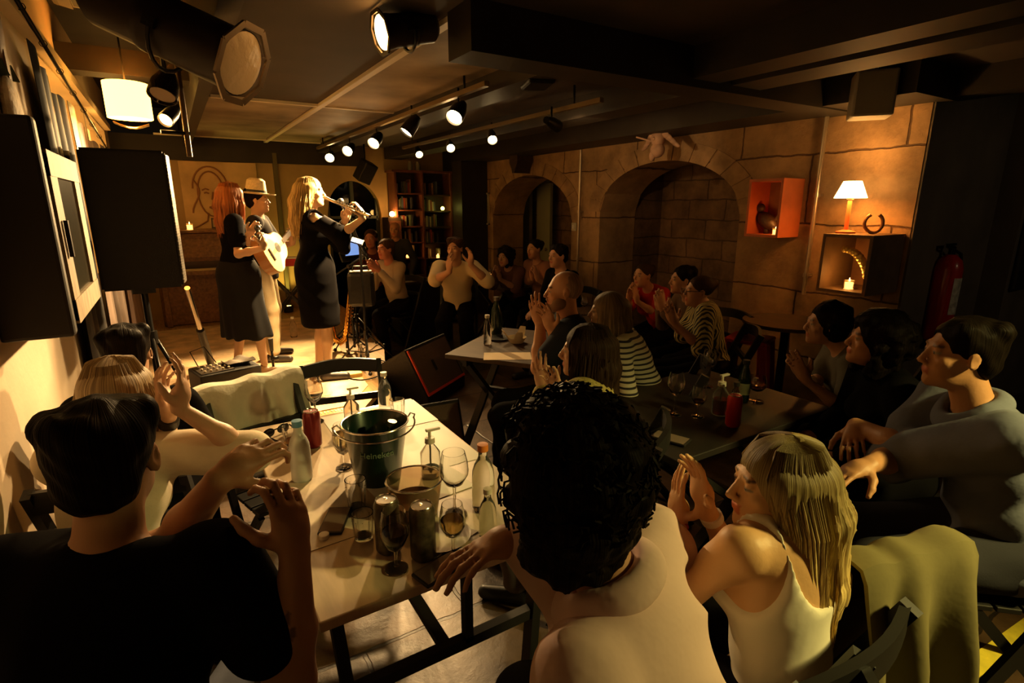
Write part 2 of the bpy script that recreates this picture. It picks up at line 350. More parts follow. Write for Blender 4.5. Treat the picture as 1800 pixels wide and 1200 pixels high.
candle('small lit candle inside the orange red wall box', (XR-.2, 2.58, 1.456), .8, .5)
t = thing('carved_bird', 'dark carved bird ornament inside the orange red wall box', 'ornament', (XR-.14, 2.7, 1.456))
B().sph((0, 0, .1), (.05, .1, .06), Euler((.5, 0, 0))).sph((0, .07, .2), .035).obj('body', darkwood, t); B().prism([(-.03, 0), (.03, 0), (0, .1)], 0, .02, Matrix.Translation((0, -.05, .06)) @ Euler((1.9, 0, 0)).to_matrix().to_4x4()).obj('tail', darkwood, t)
B().lathe([(.02, 0), (.02, .05)], 8).obj('foot', darkwood, t)
wallbox('pale_wall_cabinet', 'larger open wooden wall box holding candle, under the lamp', 1.925, 1.295, .32, .39, .42, M('box_wood_dark', (.15, .085, .04), .6, noise=(7, .25)))
candle('lit candle inside the wall box below the table lamp', (XR-.3, 1.93, 1.121), 1, 1.3)
t = thing('feather_ornament', 'curved golden ridged ornament hanging in the lower wall box', 'ornament', (XR-.33, 1.85, 1.14))
b = B()
for k in range(11):
    a = k/10*1.35; b.sph((0, -.01-.17*(math.sin(a))+.14, .03+.22*math.cos(a)), (.017, .019+.01*math.sin(k/10*PI), .024), Euler((-a, 0, 0)))
b.obj('ridged_curve', M('gold_leaf', (.6, .42, .12), .35, .7, bump=(60, .6)), t)
# lamp
t = thing('table_lamp', 'small lit table lamp with glowing cone shade on wall box', 'lamp', (XR-.25, 2.03, 1.49))
B().lathe([(0, 0), (.06, 0), (.062, .012), (.02, .025), (0, .025)], 20).obj('base', redbox, t)
B().box((0, 0, .12), (.022, .022, .2), bev=.004).obj('stem', redbox, t); B().box((0, 0, .235), (.034, .034, .03), bev=.004).obj('socket', darkwood, t)
B().lathe([(.1, .235), (.055, .345), (.053, .345), (.098, .235)], 24).obj('shade', M('shade_paper', (1, .8, .5), .6, emi=(1, .55, .17), es=12), t)
lamp('lamp_bulb', 'POINT', (XR-.25, 2.03, 1.78), 17, (1, .52, .14), size=.035)
t = B(); pts = [(0, .055*math.sin(a)*(1 if abs(a) < 2.2 else .9), .06-.062*math.cos(a)) for a in [PI*.15+k*PI*1.7/14 for k in range(15)]]
pts = [(0, p[1], .125-p[2]) for p in pts]; t.tube(pts, .011, 8)
t.obj('horseshoe', M('rusty_iron', (.2, .1, .05), .5, .6)); h = bpy.data.objects['horseshoe']; solo(h, 'rusty iron horseshoe leaning beside the small table lamp', 'horseshoe', None, (XR-.2, 1.88, 1.496), R(35))
# white box speaker high on the beam
t = thing('box_loudspeaker', 'white box loudspeaker hung under the beam above the lamp', 'loudspeaker', at(1533, 168, X=3.72), R(35))
B().box((0, 0, 0), (.2, .22, .26), bev=.012).obj('casing', M('cream_casing', (.42, .38, .3), .5), t); B().box((-.103, 0, 0), (.008, .19, .23)).obj('grille', M('cream_grille', (.3, .27, .2), .7), t)
B().tube([(0, 0, .1), (0, 0, ZC-t.location.z)], .012).obj('bracket', blackmetal, t)
# ------------------------------------------------------------------ signed distance bodies -> one smooth mesh each
class SDF:
    def __init__(s, h): s.h = h; s.P = []; s.warps = []; s.frame = None
    def T(s, p): return np.array(p, float) if s.frame is None else s.frame[0] + s.frame[1] @ np.array(p, float)
    def cap(s, a, b, ra, rb=None, k=.02, op=1):
        s.P.append(('c', s.T(a), s.T(b), ra, ra if rb is None else rb, k, op)); return s
    def ell(s, c, r, rot=None, k=.02, op=1):
        r = (r, r, r) if not hasattr(r, '__len__') else r
        Rm = np.eye(3) if rot is None else np.array(Euler(rot).to_matrix())
        if s.frame is not None: Rm = s.frame[1] @ Rm
        s.P.append(('e', s.T(c), np.array(r, float), Rm, None, k, op)); return s
    def chain(s, pts, rs, k=.02):
        for i in range(len(pts)-1): s.cap(pts[i], pts[i+1], rs[i], rs[i+1], k)
        return s
    def plane(s, c, n, op=-1): s.P.append(('p', s.T(c), np.array(n, float), 0, 0, .004, op)); return s
    def bounds(s, P):
        if P[0] == 'c': r = max(P[3], P[4]); return np.minimum(P[1], P[2])-r, np.maximum(P[1], P[2])+r
        r = float(max(P[2])); return P[1]-r, P[1]+r
    def mesh(s, name, mat, parent=None, color=None, strand=None):
        h = s.h; bb = [s.bounds(P) for P in s.P if P[6] == 1]
        lo = np.min([b[0] for b in bb], 0)-4*h; hi = np.max([b[1] for b in bb], 0)+4*h
        n = np.ceil((hi-lo)/h).astype(int)+1; F = np.full(n, 1.0, np.float32)
        for P in s.P:
            if P[0] == 'p': i0 = np.zeros(3, int); i1 = n
            else:
                a, b = s.bounds(P); m = max(P[5], 3*h)+h
                i0 = np.clip(np.floor((a-m-lo)/h).astype(int), 0, n); i1 = np.clip(np.ceil((b+m-lo)/h).astype(int)+1, 0, n)
            if np.any(i1 <= i0): continue
            ax = [(lo[j]+h*np.arange(i0[j], i1[j])).astype(np.float32) for j in range(3)]
            X = ax[0][:, None, None]; Y = ax[1][None, :, None]; Z = ax[2][None, None, :]
            if P[0] == 'c':
                A, ab = P[1], P[2]-P[1]; L2 = float(ab@ab)+1e-9
                dx, dy, dz = X-A[0], Y-A[1], Z-A[2]
                t = np.clip((dx*ab[0]+dy*ab[1]+dz*ab[2])/L2, 0, 1)
                D = np.sqrt((dx-t*ab[0])**2+(dy-t*ab[1])**2+(dz-t*ab[2])**2)-(P[3]+t*(P[4]-P[3]))
            elif P[0] == 'e':
                dx, dy, dz = X-P[1][0], Y-P[1][1], Z-P[1][2]; Rm = P[3]; r = P[2]
                q = [dx*Rm[0, j]+dy*Rm[1, j]+dz*Rm[2, j] for j in range(3)]
                k0 = np.sqrt((q[0]/r[0])**2+(q[1]/r[1])**2+(q[2]/r[2])**2)+1e-6
                k1 = np.sqrt((q[0]/r[0]**2)**2+(q[1]/r[1]**2)**2+(q[2]/r[2]**2)**2)+1e-6
                D = k0*(k0-1)/k1
            else: D = (X-P[1][0])*P[2][0]+(Y-P[1][1])*P[2][1]+(Z-P[1][2])*P[2][2]   # >0 kept side removed when op=-1: keep D<0
            sl = tuple(slice(i0[j], i1[j]) for j in range(3)); G = F[sl]; k = P[5]
            if P[6] == 1:
                hh = np.maximum(k-np.abs(G-D), 0)/k; F[sl] = np.minimum(G, D)-hh*hh*k*.25
            else:
                E_ = D if P[0] == 'p' else -D
                hh = np.maximum(k-np.abs(G-E_), 0)/k; F[sl] = np.maximum(G, E_)+hh*hh*k*.25
        for wf in s.warps:
            X = (lo[0]+h*np.arange(n[0])).astype(np.float32)[:, None, None]; Y = (lo[1]+h*np.arange(n[1])).astype(np.float32)[None, :, None]; Z = (lo[2]+h*np.arange(n[2])).astype(np.float32)[None, None, :]
            F = np.where(F < .08, F+wf(X, Y, Z), F).astype(np.float32)
        F[0] = F[-1] = 1; F[:, 0] = F[:, -1] = 1; F[:, :, 0] = F[:, :, -1] = 1
        F[np.abs(F) < 1e-7] = 1e-7
        S = F < 0; c = np.zeros(tuple(n-1), np.int8)
        for i in (0, 1):
            for j in (0, 1):
                for k in (0, 1): c += S[i:n[0]-1+i, j:n[1]-1+j, k:n[2]-1+k]
        act = np.argwhere((c > 0) & (c < 8)); idx = np.full(tuple(n-1), -1, np.int32); idx[tuple(act.T)] = np.arange(len(act))
        acc = np.zeros((len(act), 3)); cnt = np.zeros(len(act)); cor = [(i, j, k) for i in (0, 1) for j in (0, 1) for k in (0, 1)]
        val = {q: F[act[:, 0]+q[0], act[:, 1]+q[1], act[:, 2]+q[2]] for q in cor}
        for q in cor:
            for a in range(3):
                if q[a]: continue
                q2 = list(q); q2[a] = 1; v0, v1 = val[q], val[tuple(q2)]; cr_ = (v0 < 0) != (v1 < 0)
                t = np.where(cr_, v0/(v0-v1+1e-12), 0); p = np.tile(np.array(q, float), (len(act), 1)); p[:, a] += t
                acc[cr_] += p[cr_]; cnt[cr_] += 1
        V = lo+h*(act+acc/cnt[:, None]); quads = []
        for a in range(3):
            sl0 = [slice(1, n[j]-1) for j in range(3)]; sl1 = list(sl0); sl0[a] = slice(0, n[a]-1); sl1[a] = slice(1, n[a])
            A0 = S[tuple(sl0)]; A1 = S[tuple(sl1)]; e = np.argwhere(A0 != A1)
            off = np.array([1, 1, 1]); off[a] = 0; e = e+off; flip = S[tuple(e.T)]
            b_, c_ = (a+1) % 3, (a+2) % 3; ids = []
            for (ub, uc) in ((-1, -1), (0, -1), (0, 0), (-1, 0)):
                q = e.copy(); q[:, b_] += ub; q[:, c_] += uc; ids.append(idx[tuple(q.T)])
            Q = np.stack(ids, 1); Q[~flip] = Q[~flip][:, ::-1]; quads.append(Q)
        Q = np.concatenate(quads); Q = Q[(Q >= 0).all(1)]
        me = bpy.data.meshes.new(name); me.vertices.add(len(V)); me.vertices.foreach_set('co', V.ravel().astype(np.float32))
        me.loops.add(Q.size); me.loops.foreach_set('vertex_index', Q.ravel().astype(np.int32))
        me.polygons.add(len(Q)); me.polygons.foreach_set('loop_start', np.arange(0, Q.size, 4, dtype=np.int32))
        me.polygons.foreach_set('use_smooth', np.ones(len(Q), bool)); me.update(calc_edges=True)
        if strand is not None:
            sa = me.attributes.new('Strand', 'FLOAT_VECTOR', 'POINT'); sa.data.foreach_set('vector', strand(V).astype(np.float32).ravel())
        if color is not None:
            C_ = color(V); at_ = me.attributes.new('Col', 'FLOAT_COLOR', 'POINT'); at_.data.foreach_set('color', np.concatenate([C_, np.ones((len(V), 1))], 1).astype(np.float32).ravel())
        me.materials.append(mat); o = bpy.data.objects.new(name, me); COL.objects.link(o); o.parent = parent; return o

def unit(v): v = np.array(v, float); return v/(np.linalg.norm(v)+1e-9)
def rotm(a, b): return np.array((Matrix.Rotation(a, 3, 'Z') @ Matrix.Rotation(b, 3, 'X')))
skin_m = M('skin', (.6, .35, .22), .5, attr='Col', bump=(90, .08))
def cloth(name, col, **kw):
    m = M('cloth_'+name, col, kw.pop('rough', .9), noise=kw.pop('noise', (6, .15)), bump=kw.pop('bump', (160, .06)), **kw); m.node_tree.nodes['Principled BSDF'].inputs['Specular IOR Level'].default_value = .15; return m
def hairmat(name, col, col2=None):
    m = M('hair_'+name, col, .5)
    if not m.get('done'):
        m['done'] = 1; nt = m.node_tree; b = nt.nodes['Principled BSDF']; b.inputs['Specular IOR Level'].default_value = .3 if sum(col) > .3 else .04; mp = nt.nodes.new('ShaderNodeAttribute'); mp.attribute_name = 'Strand'
        n = nt.nodes.new('ShaderNodeTexNoise'); n.inputs['Scale'].default_value = 1.4; n.inputs['Detail'].default_value = 3; nt.links.new(mp.outputs['Vector'], n.inputs[0])
        r = nt.nodes.new('ShaderNodeValToRGB'); r.color_ramp.elements[0].position = .35; r.color_ramp.elements[1].position = .65
        r.color_ramp.elements[0].color = (*(c*.55 for c in col), 1); r.color_ramp.elements[1].color = (*(col2 or [min(1, c*1.35) for c in col]), 1)
        nt.links.new(n.outputs[0], r.inputs[0]); nt.links.new(r.outputs[0], b.inputs['Base Color'])
        if name.startswith('dip'):      # dark roots and dyed ends, with some light falloff painted in
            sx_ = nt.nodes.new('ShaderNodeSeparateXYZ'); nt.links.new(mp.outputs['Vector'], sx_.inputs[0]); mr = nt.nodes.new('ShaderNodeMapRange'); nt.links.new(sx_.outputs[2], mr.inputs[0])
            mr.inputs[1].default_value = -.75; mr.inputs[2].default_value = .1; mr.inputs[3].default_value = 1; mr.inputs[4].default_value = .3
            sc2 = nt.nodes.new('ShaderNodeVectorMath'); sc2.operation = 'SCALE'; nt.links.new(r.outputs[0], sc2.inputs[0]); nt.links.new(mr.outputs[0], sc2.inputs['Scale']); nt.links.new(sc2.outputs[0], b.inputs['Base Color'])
        bp = nt.nodes.new('ShaderNodeBump'); bp.inputs['Strength'].default_value = .6; bp.inputs['Distance'].default_value = .004; nt.links.new(n.outputs[0], bp.inputs['Height']); nt.links.new(bp.outputs[0], b.inputs['Normal'])
    return m

def hand(S, s, wrist, f, n, side, curl=.25, spread=.12, fat=1.0):
    f = unit(f); n = unit(np.array(n)-f*np.dot(n, f)); t = np.cross(n, f)*(-side); W = np.array(wrist, float)
    P = lambda a, b, c: W+(f*a+t*b+n*c)*s
    offs = ((.028, .09, (.044, .026, .021), .0088), (.0095, .095, (.048, .03, .022), .009), (-.0095, .09, (.044, .028, .021), .0086), (-.027, .08, (.035, .021, .019), .0076))
    for o, d, _, _ in offs: S.cap(P(.0, o*.45, 0), P(d-.004, o*.95, 0), .0155*s, .0115*s, .012)
    S.ell(P(.045, 0, .002), (.03*s,)*3, k=.02)
    for i, (o, d, ls, r) in enumerate(offs):
        p = P(d, o, 0); a = curl*.5+.05*i; sp = spread*(o/.028)
        for j, L in enumerate(ls):
            dr = f*math.cos(a)*math.cos(sp)+t*math.sin(sp)+n*math.sin(a)
            q = p+unit(dr)*L*s; S.cap(p, q, r*s*fat*(1-.07*j), r*s*fat*(.93-.09*j), .003); p = q; a += curl*(1.1 if j == 0 else .8)
    p = P(.022, .02, .004); dirs = ((.55, .78, .28), (.75, .55, .25), (.9, .3, .25))
    for j, (L, d) in enumerate(zip((.046, .034, .028), dirs)):
        dr = unit(f*d[0]+t*d[1]+n*(d[2]+curl*.35*j)); q = p+dr*L*s; S.cap(p, q, (.0145-.002*j)*s, (.0125-.002*j)*s, .007); p = q

def ik(A, T, l1, l2, pole):
    A, T = np.array(A, float), np.array(T, float); d = T-A; L = np.linalg.norm(d)
    if L > (l1+l2)*.985: T = A+d/L*(l1+l2)*.985; d = T-A; L = np.linalg.norm(d)
    if L < abs(l1-l2)+.06: T = A+unit(d)*(abs(l1-l2)+.06); d = T-A; L = np.linalg.norm(d)
    u = d/L; a = (l1*l1-l2*l2+L*L)/(2*L); hh = math.sqrt(max(0, l1*l1-a*a)); p = np.array(pole, float); p = p-u*np.dot(p, u)
    return A+u*a+unit(p)*hh, T

PEOPLE = {}
def person(label, head, look, body=None, pose='sit', s=None, res=.009, skin=(.62, .37, .23), hands=None, top=None, pants=None, hair=None,
           female=False, lookup=0.0, lean=None, shoes=(.02, .02, .02), hz=None, twist=0, fat=1.0, side_lean=0, feet=None, beard=None, extra=None, tattoo=False, legs=True, tl=1.0):
    """head = world point of the head centre; look/body = world xy the head/body faces; hands = {side: (point, finger dir, palm normal, curl)} in world terms"""
    head = np.array(head, float); body = body or look
    by = math.atan2(-(body[0]-head[0]), body[1]-head[1]); Rz = np.array(Matrix.Rotation(by, 3, 'Z'))
    floor = ZS if pose == 'stage' else 0.0
    if pose == 'sit':
        hipz = hz or .57; rise = head[2]-hipz
        if s is None: s = min(1.04, max(.9, rise/(.685*.97)))
        L = .685*s*tl; ln = math.acos(min(1, max(.3, rise/L))) if lean is None else lean
        if lean is None: ln = max(ln, .06)
    else:
        if s is None: s = (head[2]-floor)/1.60
        hipz = floor+.93*s; ln = .03 if lean is None else lean; L = (head[2]-hipz)/math.cos(ln)
    sl = side_lean; spine = np.array([math.sin(sl), math.sin(ln)*math.cos(sl), math.cos(ln)*math.cos(sl)])
    # the head is pushed a little in front of the spine line
    hip = -spine*L; off = Rz @ (hip); root = head+off; org = np.array([root[0], root[1], floor])
    loc = lambda p: Rz.T @ (np.array(p, float)-org)
    Hc = loc(head); hip0 = np.array([0, 0, hipz-floor])
    up = unit(Hc-hip0); fw = unit(np.array([0, 1, 0])-up*up[1]); rt = np.cross(fw, up)
    if twist: c_, s_ = math.cos(twist), math.sin(twist); rt, fw = rt*c_+fw*s_, fw*c_-rt*s_
    B_ = np.stack([rt, fw, up], 1); torso_rot = tuple(Matrix(B_.tolist()).to_euler())
    TP = lambda x, y, z: hip0+rt*x*s+fw*y*s+up*z*L/.685     # torso point, z .. .685 at head centre
    wmul = fat*(.93 if female else 1.0); sh = .165*wmul
    t = thing('person', label, 'person', org, by)
    hy = math.atan2(-(look[0]-head[0]), look[1]-head[1])-by; HR = rotm(hy, lookup)
    HF = (Hc, HR*s)
    def headprims(S):
        S.frame = HF; S_ = s
        def e(c, r, k=.02, op=1, rot=None):
            S.P.append(('e', S.T(c), np.array(r)*S_, HR if rot is None else HR @ np.array(Euler(rot).to_matrix()), None, k*S_, op))
        def c(a, b, ra, rb, k=.01): S.P.append(('c', S.T(a), S.T(b), ra*S_, rb*S_, k*S_, 1))
        e((0, -.012, .032), (.073, .092, .083)); e((0, .03, -.028), (.058, .062, .083), .03); e((0, .042, -.073), (.043, .044, .036), .03); e((0, .078, -.094), (.018,)*3, .02)
        c((-.034, .08, .026), (.034, .08, .026), .011, .011, .012)
        for q in (-1, 1):
            e((q*.041, .064, -.02), (.02, .018, .016), .02); e((q*.031, .1, .006), (.014, .016, .011), .012, -1); e((q*.031, .08, .006), (.0125,)*3, .003)
            e((q*.075, -.004, -.004), (.009, .02, .032), .006, 1, (.15, 0, q*-.35)); e((q*.082, .0, -.004), (.005, .011, .018), .004, -1, (.15, 0, q*-.35)); e((q*.011, .1, -.034), (.008,)*3, .006)
        c((0, .09, .014), (0, .112, -.026), .0075, .0105, .008); c((-.017, .093, -.053), (.017, .093, -.053), .0055, .0055, .006); c((-.014, .093, -.063), (.014, .093, -.063), .0065, .0065, .005)
        S.frame = None
    # --- joints
    neck = TP(0, -.005, .525)
    shL, shR = TP(-sh, 0, .475), TP(sh, 0, .475); J = {-1: shL, 1: shR}; arms = {}; la, lf = .285*s, .255*s
    for q in (-1, 1):
        if hands and q in hands:
            tg, fd, pn, curl = hands[q][:4]; tg = loc(tg); fd = Rz.T @ np.array(fd, float); pn = Rz.T @ np.array(pn, float); pole = hands[q][4] if len(hands[q]) > 4 else (q*.55, -.25, -1)
            W = tg-unit(fd)*.09*s
        else:
            W = np.array([q*.12, .34*s, hipz-floor+.11]) if pose == 'sit' else TP(q*.24, .05, -.03); fd = np.array([-.3*q, 1, -.25]) if pose == 'sit' else np.array([0, .1, -1]); pn = (0, 0, -1) if pose == 'sit' else (-q, 0, 0); curl = .25; pole = (q*.6, -.5, -.4)
        E_, W = ik(J[q], W, la, lf, pole); arms[q] = (E_, W, fd, pn, curl)
    LG = {}
    for q in (-1, 1):
        hj = hip0+np.array([q*.09*s, 0, 0])
        if pose == 'sit':
            kn = np.array([q*.12*s, .43*s, .51]); an = np.array([q*.12*s, .40*s+(.05 if q > 0 else -.04), .10]); 
            if feet and q in feet: kn = np.array(feet[q][0]); an = np.array(feet[q][1])
        else:
            st = (feet or {}).get(q, (q*.085, .02*q)); an = np.array([st[0]*s, st[1]*s, .095]); kn = (hj+an)/2+np.array([0, .035, .01])
        LG[q] = (hj, kn, an)
    def torso(S, o=0, k=.04, low=True):
        z = TP
        S.ell(z(0, -.01, .0), (.155*s*wmul*(1.06 if female else 1)+o, .115*s*fat+o, .11*s+o), torso_rot, k)
        S.ell(z(0, .0, .16), (.132*s*wmul*(.95 if female else 1.02)+o, .1*s*fat+o, .15*s+o), torso_rot, k)
        S.ell(z(0, .0, .34), (.152*s*wmul+o, .11*s*(fat+1)/2+o, .16*s+o), torso_rot, k)
        S.cap(z(-sh*.92/1, -.01, .462), z(sh*.92, -.01, .462), .056*s+o, .056*s+o, k)
        S.ell(z(0, -.03, .43), (.13*s*wmul+o, .07*s+o, .1*s+o), torso_rot, k)
        if female:
            for q in (-1, 1): S.ell(z(q*.068, .085, .33), (.055*s+o,)*3, None, .04)
    # --- body
    S = SDF(res); torso(S)
    S.cap(neck, Hc+HR @ np.array([0, -.018, -.06])*s, .058*s if not female else .05*s, .052*s if not female else .045*s, .03)
    headprims(S)
    for q in (-1, 1):
        E_, W, fd, pn, curl = arms[q]; f = fat*(.86 if female else 1)
        S.cap(J[q], E_, .05*s*f, .037*s*f, .03); S.ell(J[q]*.75+E_*.25, (.05*s*f,)*3, None, .03); S.cap(E_, E_*.6+W*.4, .037*s*f, .037*s*f, .02); S.cap(E_*.6+W*.4, W, .037*s*f, .025*s*f, .02)
        hand(S, s*(.93 if female else 1.02), W, fd, pn, q, curl, fat=max(1, res/.0075))
        hj, kn, an = LG[q]
        if legs:
            S.cap(hj, kn, .085*s*f, .054*s*f, .03); S.cap(kn, kn*.62+an*.38, .052*s*f, .055*s*f, .03); S.cap(kn*.62+an*.38, an, .054*s*f, .034*s*f, .02)
            S.cap(an+np.array([0, -.03, -.06]), an+np.array([q*.02, .13, -.07]), .032*s, .026*s, .02)
    sk = np.array(skin)
    def col(V):
        C_ = np.tile(sk, (len(V), 1)); U = (V-Hc) @ HR/s
        fr = (U[:, 1] > .05) & (U[:, 1] < .125)
        lip = fr & (U[:, 1] > .08) & (np.abs(U[:, 0]) < .022) & (U[:, 2] < -.047) & (U[:, 2] > -.071); C_[lip] = sk*np.array([.85, .45, .45])
        for q in (-1, 1):
            ey = fr & (U[:, 1] > .072); dd = np.hypot((U[:, 0]-q*.031)/.0125, (U[:, 2]-.006)/.006); C_[ey & (dd < 1)] = (.34, .3, .25); C_[ey & (np.hypot(U[:, 0]-q*.031, U[:, 2]-.006) < .0055)] = (.02, .012, .01)
            bw = ey & (np.abs(U[:, 0]-q*.034) < .02) & (np.abs(U[:, 2]-.029) < .0045); C_[bw] = sk*.25
        if tattoo:
            E_ = arms[1][0]; m = J[1]*.45+E_*.55; d = np.linalg.norm(V-m, axis=1); C_[(d < .085) & (np.sin(V[:, 2]*130+np.sin(V[:, 0]*170)*2)+np.sin(V[:, 1]*150) > .4)] = sk*.35
        return C_
    S.mesh('body', skin_m, t, col)
    # --- clothes
    if top:
        kind, tm, sl_ = top[:3]; o = .012; G = SDF(max(res, .009)); torso(G, o)
        sc_ = {'none': 0, 'short': .62, 'elbow': 1.0, 'long': 2}[sl_]
        for q in (-1, 1):
            E_, W = arms[q][:2]; lo_ = top[3] if len(top) > 3 else .014
            if sc_ and sc_ <= 1: G.cap(J[q], J[q]+(E_-J[q])*sc_, .054*s*fat+lo_, .045*s*fat+lo_+.004, .03); G.cap(J[q]+(E_-J[q])*sc_, J[q]+(E_-J[q])*(sc_+.03), .045*s*fat+lo_, .04*s*fat+lo_, .01)
            elif sc_ == 2: G.cap(J[q], E_, .05*s*fat+lo_, .042*s*fat+lo_, .03); G.cap(E_, E_*.08+W*.92, .042*s*fat+lo_, .03*s*fat+lo_, .02)
        if kind == 'tank': 
            for q in (-1, 1): G.ell(TP(q*(.178), -.0, .455), (.088*s, .2*s, .16*s), torso_rot, .012, -1)
            G.ell(TP(0, .06, .52), (.085*s, .12*s, .13*s), torso_rot, .012, -1); G.ell(TP(0, -.1, .49), (.088*s, .1*s, .17*s), torso_rot, .012, -1)
        elif kind in ('tshirt', 'shirt', 'dress', 'knit'):
            G.ell(TP(0, .03, .555), (.07*s, .085*s, .055*s), torso_rot, .01, -1)
        if kind == 'dress': 
            kz = LG[1][1][2]+.0; G.cap(TP(0, 0, .05), (0, .01, kz+.12), .165*s, .155*s, .05); G.cap(TP(-.05, 0, .0), (-.06, .01, kz), .13*s, .155*s, .05); G.cap(TP(.05, 0, .0), (.06, .01, kz), .13*s, .155*s, .05); G.plane((0, 0, kz-.03), (0, 0, -1))
            for q in (-1, 1):
                E_ = arms[q][0]; G.cap(J[q]+(E_-J[q])*.45, E_, .06*s, .085*s, .02); G.ell(J[q]*.9+E_*.1+np.array([q*.02, 0, .02]), (.058*s,)*3, None, .008, -1)
                G.cap(E_, E_+np.array([0, .02, -.1]), .07*s, .05*s, .02)
        if pose == 'sit' and kind != 'dress': G.ell(TP(0, .03, -.02), (.165*s*wmul+o, .13*s*fat+o, .09*s+o), None, .03)
        if pose == 'stage' and kind != 'dress': G.cap(TP(0, 0, .1), TP(0, 0, -.06), .135*s*fat, .145*s*fat, .05); G.plane(TP(0, 0, -.1), (0, 0, -1))
        ph = random.random()*9; am = .006 if kind not in ('shirt',) else .016; am = .003 if kind == 'tank' else am
        G.warps.append(lambda X, Y, Z: am*(np.abs(np.sin(17*X+13*Z+2.6*np.sin(6*Y+5*Z+ph)+ph))-.5)*(.55+.45*np.sin(9*Z-11*X+ph)))
        g = G.mesh({'tank': 'tank_top', 'tshirt': 't_shirt', 'dress': 'dress', 'knit': 'sweater', 'shirt': 'shirt'}[kind], tm, t)
        if kind == 'shirt':
            Cn = SDF(max(res*.75, .006)); N_ = 28
            ring = [neck+rt*math.cos(a)*.078*s+fw*(math.sin(a)*.08*s+.008)+up*(.012-.035*max(0, math.sin(a)))*s for a in [2*PI*k/N_ for k in range(N_)]]
            for k in range(N_):
                a, b = ring[k], ring[(k+1) % N_]
                Cn.cap(a, b, .013*s, .013*s, .018); Cn.cap(a-up*.018*s+(a-neck)*.15, b-up*.018*s+(b-neck)*.15, .015*s, .015*s, .02)
            Cn.mesh('collar', tm, t)
            if sc_ == 1:
                b = B()
                for q in (-1, 1):
                    E_ = arms[q][0]; d = unit(E_-J[q]); b.tube([E_-d*.05, E_-d*.01], .045*s*fat+.026, 16)
                b.obj('sleeve_cuffs', tm, t)
    if pants:
        kind, pmt = pants; G = SDF(max(res*1.2, .011)); o = .014
        if kind == 'skirt':
            z0 = TP(0, 0, .12); G.cap(z0, TP(0, 0, 0), .13*s, .16*s, .03); hem = .37*s
            for q, y in ((-1, -.03), (1, .05), (0, 0)): G.cap(TP(0, 0, -.0), (q*.09*s, y, hem), .15*s, .165*s, .06)
            G.plane((0, 0, hem), (0, 0, -1)); G.plane(TP(0, 0, .13), (0, 0, 1)); G.warps.append(lambda X, Y, Z: .009*np.sin(9*np.arctan2(Y, X)+2)*np.clip((.95-Z)*1.6, 0, 1)+0*Z)
        else:
            G.ell(hip0+np.array([0, -.01, 0]), (.165*s*wmul+o*.5, .12*s*fat+o, .11*s+o), None, .03)
            for q in (-1, 1):
                hj, kn, an = LG[q]; G.cap(hj, kn, .09*s*fat+o*.6, .058*s*fat+o, .03); G.cap(kn, an+np.array([0, 0, .02]), .057*s*fat+o, .05*s+o, .03)
            if pose == 'stage': G.plane(TP(0, 0, .05), (0, 0, 1))
            ph = random.random()*9; G.warps.append(lambda X, Y, Z: .004*np.sin(45*Z+20*X+ph)*np.sin(18*Y+14*X))
        G.mesh('skirt' if kind == 'skirt' else 'trousers', pmt, t)
    if shoes:
        for q in (-1, 1):
            an = LG[q][2]; G = SDF(.009); G.cap(an+np.array([0, -.035, -.058]), an+np.array([q*.02, .14, -.068]), .038*s, .034*s, .02); G.cap(an+np.array([0, -.03, -.05]), an+np.array([0, -.02, -.03]), .04*s, .036*s, .02)
            G.plane((0, 0, .0), (0, 0, -1)); G.mesh('shoe', M('shoe_%02d%02d%02d' % tuple(int(c*99) for c in shoes), shoes, .4), t)
    # --- hair
    if hair:
        style, hm = hair[:2]; G = SDF(min(max(res, .006), .012)); Hp = lambda x, y, z: HR @ np.array([x, y, z])*s+Hc
        hr = tuple(Matrix(HR.tolist()).to_euler())
        def he(c, r, k=.02, op=1): G.P.append(('e', Hp(*c), np.array(r)*s, HR, None, k, op))
        if style in ('short', 'fringe'):
            if style == 'fringe':     # balding: hair only round the sides and back
                he((0, -.022, .03), (.0765, .087, .084)); he((0, .13, .03), (.16, .15, .22), .01, -1)
            else:
                he((0, -.018, .042), (.084, .102, .086)); he((0, -.055, -.02), (.07, .055, .06)); he((0, .105, -.035), (.072, .085, .108), .012, -1)
                for k in range(10): a = rng.uniform(0, 2*PI); he((.07*math.cos(a), -.02+.085*math.sin(a)*.9, .07+.03*rng.random()), (.022, .022, .02), .03) if math.sin(a) < .75 else None
                for q in (-1, 1): he((q*.086, .012, -.02), (.018, .024, .03), .01, -1)
            G.warps.append(lambda X, Y, Z: .0025*np.sin(120*X+60*Z)*np.sin(110*Y-50*Z)+0*X)
        elif style == 'curly':
            n_, rad = hair[2], hair[3]
            he((0, -.025, .04), (hair[3]*.95, hair[3]*1.05, .1)); he((0, -.045, -.03), (hair[3]*.8, hair[3]*.75, .08)); he((0, .115, -.035), (.07, .085, .105), .01, -1)
            for k in range(n_):
                v = unit(rng.normal(0, 1, 3)); zl = -.1 if len(hair) < 5 else hair[4]
                if v[1] > .3 and v[2] < .45: continue
                z = v[2]*(.105 if v[2] > 0 else -zl*1.1); q_ = math.sqrt(max(.35, 1-v[2]**2)) if v[2] < 0 else math.hypot(v[0], v[1]); a = math.atan2(v[1], v[0])
                he((math.cos(a)*rad*q_, math.sin(a)*rad*q_*1.08-.022, z+.03), (rng.uniform(.016, .024),)*3, .02)
            G.warps.append(lambda X, Y, Z: .004*np.sin(150*X+40*np.sin(30*Z))*np.sin(140*Y+30*Z)*np.sin(130*Z+20*X))
        elif style == 'bun':
